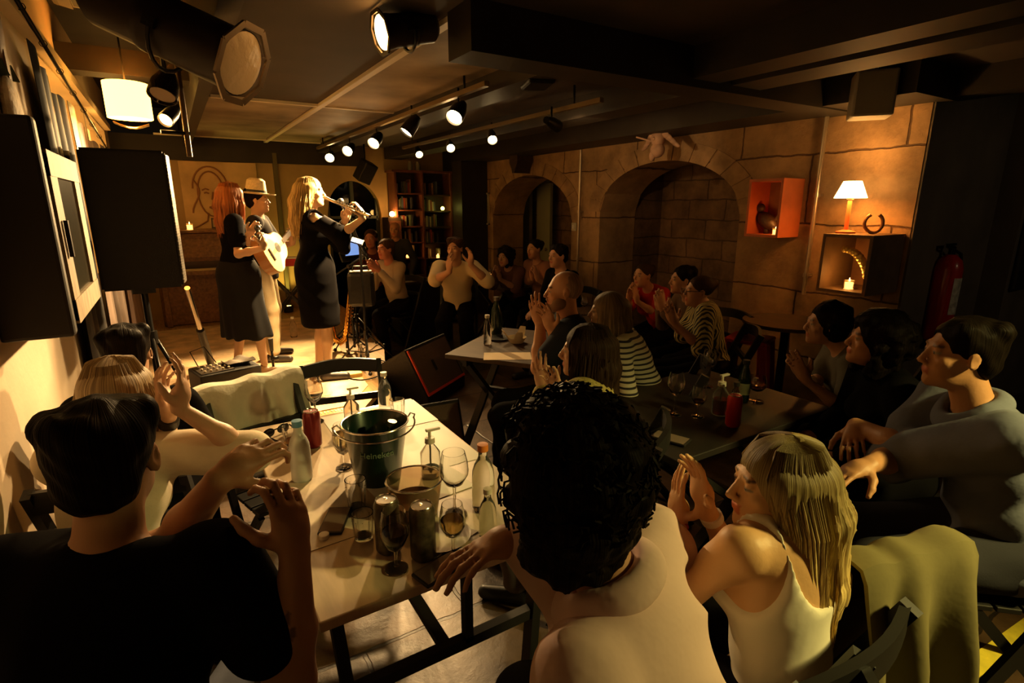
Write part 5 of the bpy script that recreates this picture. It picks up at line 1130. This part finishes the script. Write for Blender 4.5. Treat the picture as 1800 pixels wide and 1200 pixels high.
# ------------------------------------------------------------------ folding chairs
def chair(label, loc, rz, group=None):
    t = thing('folding_chair', label, 'chair', loc, rz, group); wd = .2
    b = B()
    for k in range(5): b.box((0, -.16+.08*k, .435), (2*wd-.04, .07, .018), bev=.003)
    b.obj('seat', black, t)
    for q in (-1, 1):
        B().bar((q*wd, -.2, .86), (q*wd, .17, .01), .025, .04).obj('leg', black, t); B().bar((q*(wd-.035), .17, .42), (q*(wd-.035), -.2, .01), .025, .035).obj('leg', black, t)
    b = B().grid(lambda u, v: (-wd+2*wd*u, -.2-.035*math.sin(PI*u)+.0*v, .79+.07*v+.015*math.sin(PI*u)), 9, 3, .02); b.obj('back_rail', black, t)
    B().bar((-wd, -.13, .68), (wd, -.13, .68), .02, .035).obj('lower_rail', black, t); return t
c0 = chair('black folding chair turned to the front table, its back to stage', (.64, 2.66, 0), R(170))
jk = dup(c0, (.27, 2.47, 0), R(196), 'black folding chair under the pale draped jacket')
seats = [o for o in COL.objects if o.name.startswith('person') and o.parent is None]
for o in seats:
    tr = [c for c in o.children if c.name.startswith('trousers') or c.name.startswith('skirt')]
    if abs(o.location.z) < .01 and 'standing' not in o['label']:
        rz = o.rotation_euler.z; back = Vector((math.sin(rz), -math.cos(rz), 0))*.03
        w_ = o['label'].split(' '); short = o['label'].replace('person', '', 1).strip()
        short = ' '.join(short.split(' ')[:9]); 
        if 'tank top' in o['label']: back = back+Vector((-.03, .08, 0))
        dup(c0, (o.location.x+back.x, o.location.y+back.y, 0), rz, 'black folding chair of the person '+short if not short.startswith('bearded') else 'black folding chair of the bald '+short)
# ------------------------------------------------------------------ draped clothes
def drape(name, label, cat, a, b_, z, drop_f, drop_b, mat, flare=.03, thick=.012, folds=5, amp=.018, loc=(0, 0, 0), rz=0, spread=.06, sag=.0):
    W = b_-a
    def fn(u, v):
        x = a+W*u; s = (v-.45)*2.0; L = drop_b if s < 0 else drop_f; d = abs(s); 
        k = min(d/.16, 1); hang = max(0, d-.1)/1.0*L
        y = (1 if s > 0 else -1)*(math.sin(k*PI/2)*(.05+spread*hang)+amp*math.sin(folds*2*PI*u+2.5*d+(1.3 if s > 0 else 0))*min(1, hang*4))
        xx = x+(u-.5)*flare*hang*4+.012*math.sin(9*u+5*hang); ragg = .045*math.sin(7*u+1)*hang
        return Vector((xx, y, z+.018*math.cos(k*PI/2)-hang-ragg-sag*math.sin(PI*u)*(1-k)+.006*math.sin(17*u)))
    b = B().grid(fn, 42, 40, thick); o = b.obj(name, mat); solo(o, label, cat, None, loc, rz); return o
jp = Vector((.27, 2.47, 0)); rz = R(196)
bk = Matrix.Rotation(rz, 3, 'Z') @ Vector((0, -.22, 0))
drape('draped_jacket', 'pale grey green jacket draped over chair back by stage front', 'jacket', -.24, .24, .89, .4, .34, cloth('grey_green', (.74, .73, .6), bump=(12, .9)), loc=(jp.x+bk.x, jp.y+bk.y, 0), rz=rz, folds=4, amp=.03, flare=.05, spread=.1)
cp = bpy.data.objects
bch = [o for o in COL.objects if o.name.startswith('folding_chair') and 'blonde hair in white tank' in o['label']][0]
# the neighbour's chair, with the olive coat
oc = Vector((1.42, .67, 0)); 
dup(c0, oc, R(-13), 'black folding chair under olive coat at the right foreground')
rz = R(-13); bk = Matrix.Rotation(rz, 3, 'Z') @ Vector((0, -.22, 0)); 
drape('olive_coat', 'olive coat draped over chair back in the right foreground', 'coat', -.19, .16, .9, .42, .62, cloth('olive', (.19, .165, .075), bump=(8, .6)), loc=(oc.x+bk.x, oc.y+bk.y, 0), rz=rz, folds=2.5, amp=.035, spread=.16)
# ------------------------------------------------------------------ curtains
def curtain(name, label, y0, y1, zt0, zt1, z0, mat, X=XL+.06, folds=7, amp=.03, group=None):
    def fn(u, v): 
        y = y0+(y1-y0)*u; zt = zt0+(zt1-zt0)*u; z = zt+(z0-zt)*v; sw = -.05*abs(math.sin(folds*PI*u*.5))*(1-v)
        return Vector((X+amp*math.sin(folds*2*PI*u)*(.5+.5*v)+.01*math.sin(3*v+9*u), y+.02*math.sin(4*v), z+sw))
    o = B().grid(fn, folds*14, 16, .004).obj(name, mat); return solo(o, label, 'curtain', group)
sat = M('brown_satin', (.13, .085, .065), .38, noise=(2, .1), sheen=.3); bsat = M('black_curtain', (.012, .01, .01), .6)
curtain('curtain', 'plain black curtain panel nearest the camera on left wall', 3.5, 4.3, 2.42, 2.25, .02, bsat, XL+.04, 5)
curtain('curtain', 'brown satin curtain behind the loudspeaker, over the amber window', 4.25, 5.6, 2.27, 2.12, ZS+.01, sat, XL+.07, 5)
curtain('curtain', 'pale striped looking satin curtain at far end of the left wall', 5.6, 7.4, 2.15, 2.05, ZS+.01, M('mauve_satin', (.2, .14, .12), .4), XL+.09, 6)
t = thing('curtain_rail', 'thin dark curtain rail along the left wall', 'rail', (XL+.07, 5.1, 2.3)); B().tube([(0, -2.0, .22), (0, 2.4, -.2)], .01, 8).obj('rod', blackmetal, t)
b = B()
for k in range(9): b.tube([(.016*math.cos(a), -1.8+k*.45, .2-.0425*k+.016*math.sin(a)) for a in [2*PI*j/8 for j in range(9)]], .002, 4)
b.obj('rings', blackmetal, t)
# ------------------------------------------------------------------ wooden wall cabinet at the left
t = thing('shutter_cabinet', 'black wall cabinet with pale wood framed door on left wall', 'cabinet', (XL, 2.3, 1.57))
B().box((.085, .32, 0), (.165, .68, .56), bev=.01).obj('box', M('cabinet_black', (.016, .013, .012), .6), t); pw = M('weathered_pale_wood', (.36, .27, .17), .6, noise=(9, .3), stretch=(4, 4, 1))

ang = R(62); mt = Matrix.Translation((.18, -.01, 0)); B().box((.09, -.05, .03), (.19, .06, .68), bev=.012).obj('side_board', MATS['cabinet_black'], t)
b = B()
for yy in (.07, .6): b.box((.0, yy, 0), (.022, .13, .54))
for zz in (-.24, .24): b.box((.002, .335, zz), (.022, .66, .08))
dr = b.obj('door_frame', pw, t); dr.matrix_local = mt; B().box((0, .335, 0), (.006, .42, .42)).obj('pane', M('dark_pane_cab', (.05, .045, .03), .15), dr)
B().box((.02, .06, .0), (.012, .02, .12)).obj('handle', blackmetal, dr)
# hanging wall ornament
t = thing('hanging_ornament', 'brown carved ornament with beige relief on left wall', 'ornament', (XL+.02, 3.0, 2.06))
B().sph((0, 0, .3), (.02, .07, .16)).bar((0, 0, .2), (0, 0, .08), .03, .05).obj('upper_carving', M('brown_carving', (.16, .09, .05), .6), t)
B().sph((0, 0, -.02), (.03, .11, .14)).obj('relief_panel', M('beige_relief', (.5, .4, .28), .7, noise=(14, .5), bump=(30, .8)), t)
for q in (-1, 1): B().prism([(-.02, 0), (.02, 0), (0, .06)], 0, .01, Matrix.Translation((.01, q*.06, .1)) @ Euler((PI/2, 0, q*.6)).to_matrix().to_4x4()).obj('leaf', M('dark_leaf', (.03, .05, .03), .6), t)
# air conditioner near the ceiling
t = thing('air_conditioner', 'long grey air conditioner under the ceiling at the left wall', 'air conditioner', (XL+.2, 3.6, 2.84), R(0))
B().box((0, 0, 0), (.2, 1.1, .2), bev=.02).obj('casing', M('grey_casing', (.3, .25, .19), .5), t); B().box((.09, 0, -.08), (.06, 1.0, .03)).box((.03, 0, -.101), (.07, 1.0, .004)).obj('air_slot', black, t); B().box((-.04, 0, -.104), (.06, 1.05, .006), Euler((0, .2, 0))).obj('flap', M('grey_flap', (.42, .36, .28), .4), t)
# spot-lit end wall, stood in for by a glowing amber drum
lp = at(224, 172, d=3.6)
t = thing('lit_wall_drum', 'bright amber lampshade hanging under dark beam near left wall', 'lamp', (lp.x, lp.y, lp.z-.13))
B().lathe([(.13, 0), (.13, .22), (.127, .22), (.127, 0)], 24).obj('shade', M('lit_wall_amber', (1, .7, .3), .6, emi=(1, .5, .08), es=8), t)
B().tube([(0, 0, .1), (0, 0, 2.95-(lp.z-.13))], .006).obj('cord', black, t); B().sph((0, 0, .09), .035).obj('glow_core', M('core_glow', (1, .8, .5), .3, emi=(1, .55, .15), es=20), t)
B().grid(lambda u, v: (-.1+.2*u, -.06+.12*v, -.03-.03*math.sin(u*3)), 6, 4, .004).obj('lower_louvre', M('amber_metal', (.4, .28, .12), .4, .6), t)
lamp('lit_wall_drum_light', 'POINT', (lp.x, lp.y, lp.z-.18), 9, (1, .5, .1), size=.05)  # added glow around the drum that replaces the lit wall
lamp('window_glow_light', 'POINT', (XL+.2, 6.2, 2.3), 4, (1, .5, .1), size=.05)

# ------------------------------------------------------------------ stage lighting
lens_hot = M('lamp_lens_hot', (1, .9, .7), .3, emi=(1, .68, .3), es=45); lens_amb = M('lamp_lens_amber', (1, .6, .2), .3, emi=(1, .45, .1), es=26)
def rail(label, x, y0, y1, z):
    t = thing('lighting_rail', label, 'lighting rail', (x, (y0+y1)/2, z)); B().box((0, 0, 0), (.035, y1-y0, .03)).obj('track', M('rail_metal', (.25, .18, .1), .35, .7), t)
    for y in (y0+.3, y1-.3): B().tube([(0, y-(y0+y1)/2, 0), (0, y-(y0+y1)/2, ZC-z)], .008).obj('hanger', blackmetal, t)
rail('long lighting rail above the stage edge with four bright spots', 1.73, 3.1, 7.6, 2.39); rail('second lighting rail further right with three smaller spots', 2.55, 3.0, 6.7, 2.36)
def spot(label, loc, aim, watts, r=.055, rz=2.39, angle=62, col=WARM, lm=None, L=.15):
    loc = Vector(loc); d = (Vector(aim)-loc).normalized(); q = d.to_track_quat('Z', 'Y')
    t = thing('track_spotlight', label, 'spotlight', loc); g = lambda b, n, m: setattr(b_ := b.obj(n, m, t), 'rotation_mode', 'QUATERNION') or setattr(b_, 'rotation_quaternion', q) or b_
    g(B().lathe([(0, -L), (r*.6, -L), (r, -L*.5), (r*1.08, 0), (r*1.08, .015), (r*1.0, .015), (r*.9, -.004), (0, -.004)], 24), 'can', blackmetal)
    g(B().lathe([(0, -.002), (r*.88, -.002), (r*.88, .002), (0, .004)], 24), 'lens', lm or lens_hot)
    up = Vector((0, 0, rz-loc.z)); B().tube([-d*L*.5, -d*L*.5+Vector((0, 0, max(.04, up.z)))], .008, 8).obj('yoke', blackmetal, t)
    lamp('spot_light', 'SPOT', loc+d*.02, watts, col, loc+d, size=.04, angle=50 if watts == 300 else angle); return t
for (l, a, w_), lb in zip(RAIL1, ('farthest bright spotlight of the stage rail, nearest back wall', 'second farthest bright spotlight of the stage rail', 'middle bright spotlight of the stage rail', 'largest glowing spotlight, second nearest on the stage rail', 'nearest spotlight of the stage rail, seen edge on')): spot(lb, l, a, w_)
for (l, a, w_), lb in zip(RAIL2, ('farthest small spotlight of the second rail', 'middle small spotlight of the second rail', 'third small spotlight of the second rail, brighter', 'thin edge-on spotlight at the near end of second rail')): spot(lb, l, a, w_, .042, 2.36, 70, (1, .6, .25))
# amber par at top centre and the big unlit par can
def parcan(name, label, lens, tail, r, lm, sq=True, watts=0, aim=None):
    lens, tail = Vector(lens), Vector(tail); d = (lens-tail).normalized(); L = (lens-tail).length; q = d.to_track_quat('Z', 'Y')
    t = thing(name, label, 'spotlight', lens); t.rotation_mode = 'QUATERNION'; t.rotation_quaternion = q
    cm = M('can_black', (.03, .022, .016), .45, .3)
    B().lathe([(0, -L), (r*.7, -L), (r*.92, -L*.93), (r*.92, -L*.62), (r*.99, -L*.6), (r*.99, -L*.55), (r*.95, -L*.54), (r*.97, -.05), (r*1.02, -.03), (r*1.02, 0), (r*.99, 0), (r*.98, -.03), (0, -.035)], 32).obj('can', cm, t)
    B().lathe([(0, -.025), (r*.98, -.025), (r*.98, .002), (r*.6, .012), (0, .016)], 32).obj('lens', lm, t)
    fr = [(r*1.25*math.cos(PI/8+k*PI/4), r*1.25*math.sin(PI/8+k*PI/4)) for k in range(8)]
    b = B()
    for k in range(8): b.bar((*fr[k], .01), (*fr[(k+1) % 8], .01), r*.2, .008)
    b.obj('gel_frame', cm if lm is not lens_par else M('brushed_frame', (.45, .36, .26), .35, .8), t)
    yk = B().tube([(-r*1.15, 0, -L*.4), (-r*1.15, 0, -L*.4)], .001); yk.bm.free()
    b = B()
    for a in (0, PI): b.box((math.cos(a)*r*1.08, 0, -L*.45), (.012, .035, .05))
    b.tube([(r*1.08*math.cos(a), -r*1.25*math.sin(a), -L*.45) for a in [PI*k/10 for k in range(11)]], .008, 6); b.obj('yoke', blackmetal, t)
    if watts: lamp('par_light', 'SPOT', lens+d*.04, watts, AMBER, Vector(aim) if aim is not None else lens+d, size=.05, angle=60)
    return t
lens_par = M('par_lens_pale', (.95, .8, .6), .3, bump=(30, .5), coat=.5)
parcan('large_par_can', 'big black par can with pale unlit lens at top left', at(424, 112, d=2.05), at(165, -12, d=2.06), .118, lens_par)
l0 = at(672, 57, d=2.35); a0 = Vector((-.1, 1.5, .9))
parcan('amber_par_light', 'black par light with glowing amber lens at the top centre', l0, l0-(cr*-.75+cu*-.35-cf*.45).normalized()*.26, .07, lens_amb, watts=16, aim=a0)
ap = bpy.data.objects['amber_par_light']; mq = ap.rotation_quaternion.to_matrix().inverted(); pv = Vector((0, .085, -.12)); B().tube([pv, pv+mq @ Vector((0, 0, ZC-(ap.location+ap.rotation_quaternion.to_matrix() @ pv).z))], .009).obj('hanger', blackmetal, ap)
sp1 = at(286, 166, d=3.2); sp2 = at(292, 210, d=3.5)
t = spot('silvery rimmed black spotlight beside the amber hanging lamp', sp1, sp1+Vector((-.1, -.15, -.3)), 0.01, .075, 2.95, lm=M('dim_lens', (.5, .4, .3), .2)); 
for c in t.children:
    if c.name.startswith('can'): c.data.materials[0] = M('glossy_can', (.03, .025, .02), .15, .7)
spot('small glowing spotlight below the silvery rimmed one', sp2, sp2+Vector((-.25, -.35, -.3)), 6, .045, 2.95, 70, (1, .5, .12), lens_amb)
pb = at(322, 190, d=3.4); t = thing('drop_pole', 'thin vertical pole dropping from the ceiling right of the hanging lamp', 'pole', (pb.x, pb.y, 0)); B().tube([(0, 0, 1.98), (0, 0, 2.95)], .016, 12).obj('tube', M('brown_metal', (.16, .11, .07), .4, .6), t); B().tube([(-.14, -.02, 2.12), (.02, 0, 2.12)], .012, 8).obj('side_arm', blackmetal, t)
lamp('house_light', 'SPOT', HOUSE[0], HOUSE[2], (1, .78, .22), HOUSE[1], size=.1, angle=75, blend=.8)
t = thing('house_lamp', 'black house spotlight behind the photographer', 'spotlight', HOUSE[0]); B().lathe([(.07, 0), (.07, .12), (.03, .18), (.028, .18), (.066, .12), (.066, 0)], 20).obj('can', blackmetal, t)
# dark projector-like box on the second beam
t = thing('ceiling_box_light', 'dark boxy fixture hanging from beam right of top centre', 'fixture', at(945, 132, d=3.2), R(-20)); B().box((0, 0, 0), (.16, .24, .13), bev=.015).obj('housing', blackmetal, t); B().tube([(0, 0, .06), (0, 0, ZC-t.location.z)], .01).obj('hanger', blackmetal, t)

a = at(329, 506, d=4.15); b_ = at(371, 640, z=ZS); t = thing('leaning_pole', 'silver leaning pole with black sleeve beside the tall loudspeaker', 'pole', b_)
B().tube([(0, 0, .01), a-b_], .02, 12).obj('tube', chrome, t); B().tube([(a-b_)*.02, (a-b_)*.5], .032, 12).obj('sleeve', black, t)
# ------------------------------------------------------------------ bookshelf
sh = thing('bookcase', 'tall dark bookcase against the back wall right of the arch', 'bookcase', (3.27, YB-.18, 0))
for x in (-.42, .0, .47): B().box((x, 0, 1.08), (.03, .3, 2.16)).obj('upright', M('red_brown_wood', (.16, .055, .025), .5, noise=(6, .3)), sh)
B().box((.02, .14, 1.08), (.92, .015, 2.16)).obj('back_board', darkwood, sh); zs = [.35, .62, .88, 1.12, 1.36, 1.6, 1.84]
for z in zs+[2.15]: B().box((-.21, 0, z), (.4, .28, .02)).obj('shelf', M('red_brown_wood', ()), sh) if z != 2.15 else None
for z in zs: B().box((.235, 0, z-.02), (.44, .28, .02)).obj('shelf', darkwood, sh)
B().box((.02, -.0, 2.16), (.98, .32, .03)).obj('top_board', M('red_brown_wood', ()), sh)
bc = [M('book_%d' % k, c, .6) for k, c in enumerate(((.5, .4, .25), (.35, .06, .03), (.1, .12, .16), (.6, .5, .35), (.2, .1, .04), (.12, .15, .08), (.45, .2, .06), (.05, .05, .06)))]
cn = ('tan', 'dark red', 'slate', 'cream', 'brown', 'green', 'orange', 'black'); proto = {}
for zi, z in enumerate(zs):
    for side, x0, n in (('left', -.39, 8), ('right', .03, 7)):
        x = x0; order = list(rng.permutation(8)); zz = z+.011 if side == 'left' else z-.009
        for k in range(n):
            w_ = rng.uniform(.018, .034); h_ = rng.uniform(.13, .2); ci = int(order[k]); tl = rng.uniform(-.03, .1) if k > n-3 else 0
            if rng.random() < .18: x += .045; continue
            if x+w_ > x0+.36: break
            o = B().box((0, 0, h_/2), (w_*.92, .14, h_), bev=.002).obj('book', bc[ci]); o.rotation_euler = (0, tl*.6, 0)
            lv = ('bottom', 'second lowest', 'third lowest', 'middle', 'third highest', 'second highest', 'top')[zi]; solo(o, '%s book on the %s shelf, %s bay of bookcase' % (cn[ci], lv, side), 'book', 'books on the %s shelf of the %s bay' % (lv, side)); o.location = (3.27+x+w_/2, YB-.2, zz); o.rotation_euler = (0, tl*.3, 0); x += w_+.002
def globe(label, loc, r, es, col=(1, .5, .12), en=1.5):
    t = thing('glow_lamp', label, 'lamp', loc); B().lathe([(0, 0), (r*.8, 0), (r*.5, r*.5), (0, r*.5)], 14).obj('base', darkwood, t); B().sph((0, 0, r*1.2), r).obj('globe', M('globe_%s' % label[:6], (1, .7, .3), .4, emi=col, es=es), t); lamp('globe_light', 'POINT', Vector(loc)+Vector((0, -.12, r*1.5)), en, col, size=.04)
t = thing('side_cupboard', 'dark cupboard with lamp at the left end of bookcase', 'cupboard', (2.98-.17, YB-.2, 0)); B().box((-.0, 0, .75), (.2, .28, 1.5)).obj('carcass', darkwood, t)
B().box((0, -.145, .75), (.18, .012, 1.4)).obj('door', M('red_brown_wood', ()), t)
globe('small bright orange lamp at the left of bookcase', (2.8, YB-.26, 1.5), .04, 30, en=3.5)
globe('yellow green glowing jar on right bay of bookcase', (3.6, YB-.3, 1.59), .03, 9, (.8, .7, .12), .4)
candle('small candle low on the left bay of bookcase', (3.0, YB-.29, .9), .9, .5); candle('small candle low on the right bay of bookcase', (3.5, YB-.29, .871), .9, .3)
for x, lb in ((3.14, 'jar'), (3.26, 'jar')): 
    o = B().lathe([(0, 0), (.035, 0), (.038, .09), (.025, .11), (.026, .13), (0, .13)], 16).obj('storage_jar', M('grey_jar', (.35, .34, .25), .4)); solo(o, 'grey storage jar on top of bookcase, %s of the pair' % ('left' if x < 3.2 else 'right'), 'jar', None, (x, YB-.2, 2.1755))
# turquoise reflection in the arch window built as a glowing tube; hanging speaker
t = thing('teal_reflection', 'small blurred turquoise neon light beyond the arched window', 'neon sign', (2.08, YB+.8, 1.93)); B().tube([(-.08, 0, 0), (-.04, 0, .03), (.03, 0, .02), (.06, 0, -.02), (.0, 0, -.03), (-.07, 0, -.03)], .01, 8).obj('tube', M('teal_reflection_glow', (.1, .8, .7), .4, emi=(.1, .8, .7), es=4), t)
t = thing('hanging_loudspeaker', 'dark loudspeaker hung tilted above the arched back window', 'loudspeaker', (2.35, YB-.55, 2.12), R(20)); B().box((0, 0, 0), (.2, .18, .28), Euler((.45, .3, 0)), .015).obj('casing', black, t); B().tube([(0, 0, .1), (0, 0, .38)], .012).obj('bracket', blackmetal, t)
# ------------------------------------------------------------------ small stage items, tape, cables
def P2(x, y): p = at(x, y, z=ZS); return (p.x, p.y, ZS)
t = thing('steel_flask', 'dark green steel flask standing behind the flute player', 'flask', P2(578, 640)); B().lathe([(0, 0), (.035, 0), (.037, .01), (.037, .19), (.028, .205), (0, .205)], 20).obj('flask_body', M('dark_green_steel', (.05, .06, .045), .35, .5), t); B().lathe([(0, .2), (.026, .2), (.026, .235), (0, .236)], 16).obj('cap', black, t)
bottle('clear water bottle on the stage behind the guitar player', P2(517, 592), white, clearp, 1.1); bottle('clear water bottle among the stand legs on the stage', P2(640, 640) if False else P2(636, 637), white, clearp, .9)
o = B().box((0, 0, .02), (.2, .1, .035), bev=.006).obj('yellow_case', M('yellow_case', (.7, .5, .15), .5)); solo(o, 'small yellow case lying on the stage front', 'case', None, P2(615, 662), R(-5))
def cable(label, pts, z, r=.006, col=None):
    P = [at(x, y, z=z) for x, y in pts]; P = [Vector((p.x, p.y, z+r)) for p in P]; Q = []
    for i in range(len(P)-1):
        p0, p1, p2, p3 = P[max(i-1, 0)], P[i], P[i+1], P[min(i+2, len(P)-1)]
        for k in range(8): u = k/8; Q.append(.5*((2*p1)+(p2-p0)*u+(2*p0-5*p1+4*p2-p3)*u*u+(3*p1-p0-3*p2+p3)*u**3))
    o = B().tube(Q+[P[-1]], r, 6).obj('cable', black); solo(o, label, 'cable')
cable('black cable running from short microphone stand across rug', [(484, 660), (520, 655), (528, 668), (515, 690)], ZS); cable('thin black cable looping under the tall boom stand', [(560, 632), (590, 655), (625, 668), (660, 664), (690, 645), (665, 632)], ZS)
tape = M('yellow_tape', (.75, .6, .05), .5, noise=(20, .15))
def tp(label, a, b_, w_=.05):
    a, b_ = Vector(a), Vector(b_); o = B().bar((0, 0, 0), b_-a, w_, .0016).obj('floor_tape', tape); solo(o, label, 'tape', None, (a.x, a.y, .0012))
tp('wide yellow tape strip on the floor at the bottom right', at(1845, 1075, z=0), at(1640, 1225, z=0), .065); tp('narrow worn yellow tape strip near the right edge', at(1745, 918, z=0), at(1830, 1000, z=0), .045)

# dim fill light added out of view to lift the right wall
lamp('passage_fill_light', 'SPOT', (4.6, -.9, 2.35), 14, (1, .72, .4), (5.0, 1.7, .9), size=.1, angle=85, blend=.8)
t = thing('added_passage_lamp', 'added black fill lamp out of view at the right', 'lamp', (4.6, -.9, 2.35)); B().lathe([(.07, 0), (.07, .1), (.03, .15), (.028, .15), (.066, .1), (.066, 0)], 20).obj('can', blackmetal, t)
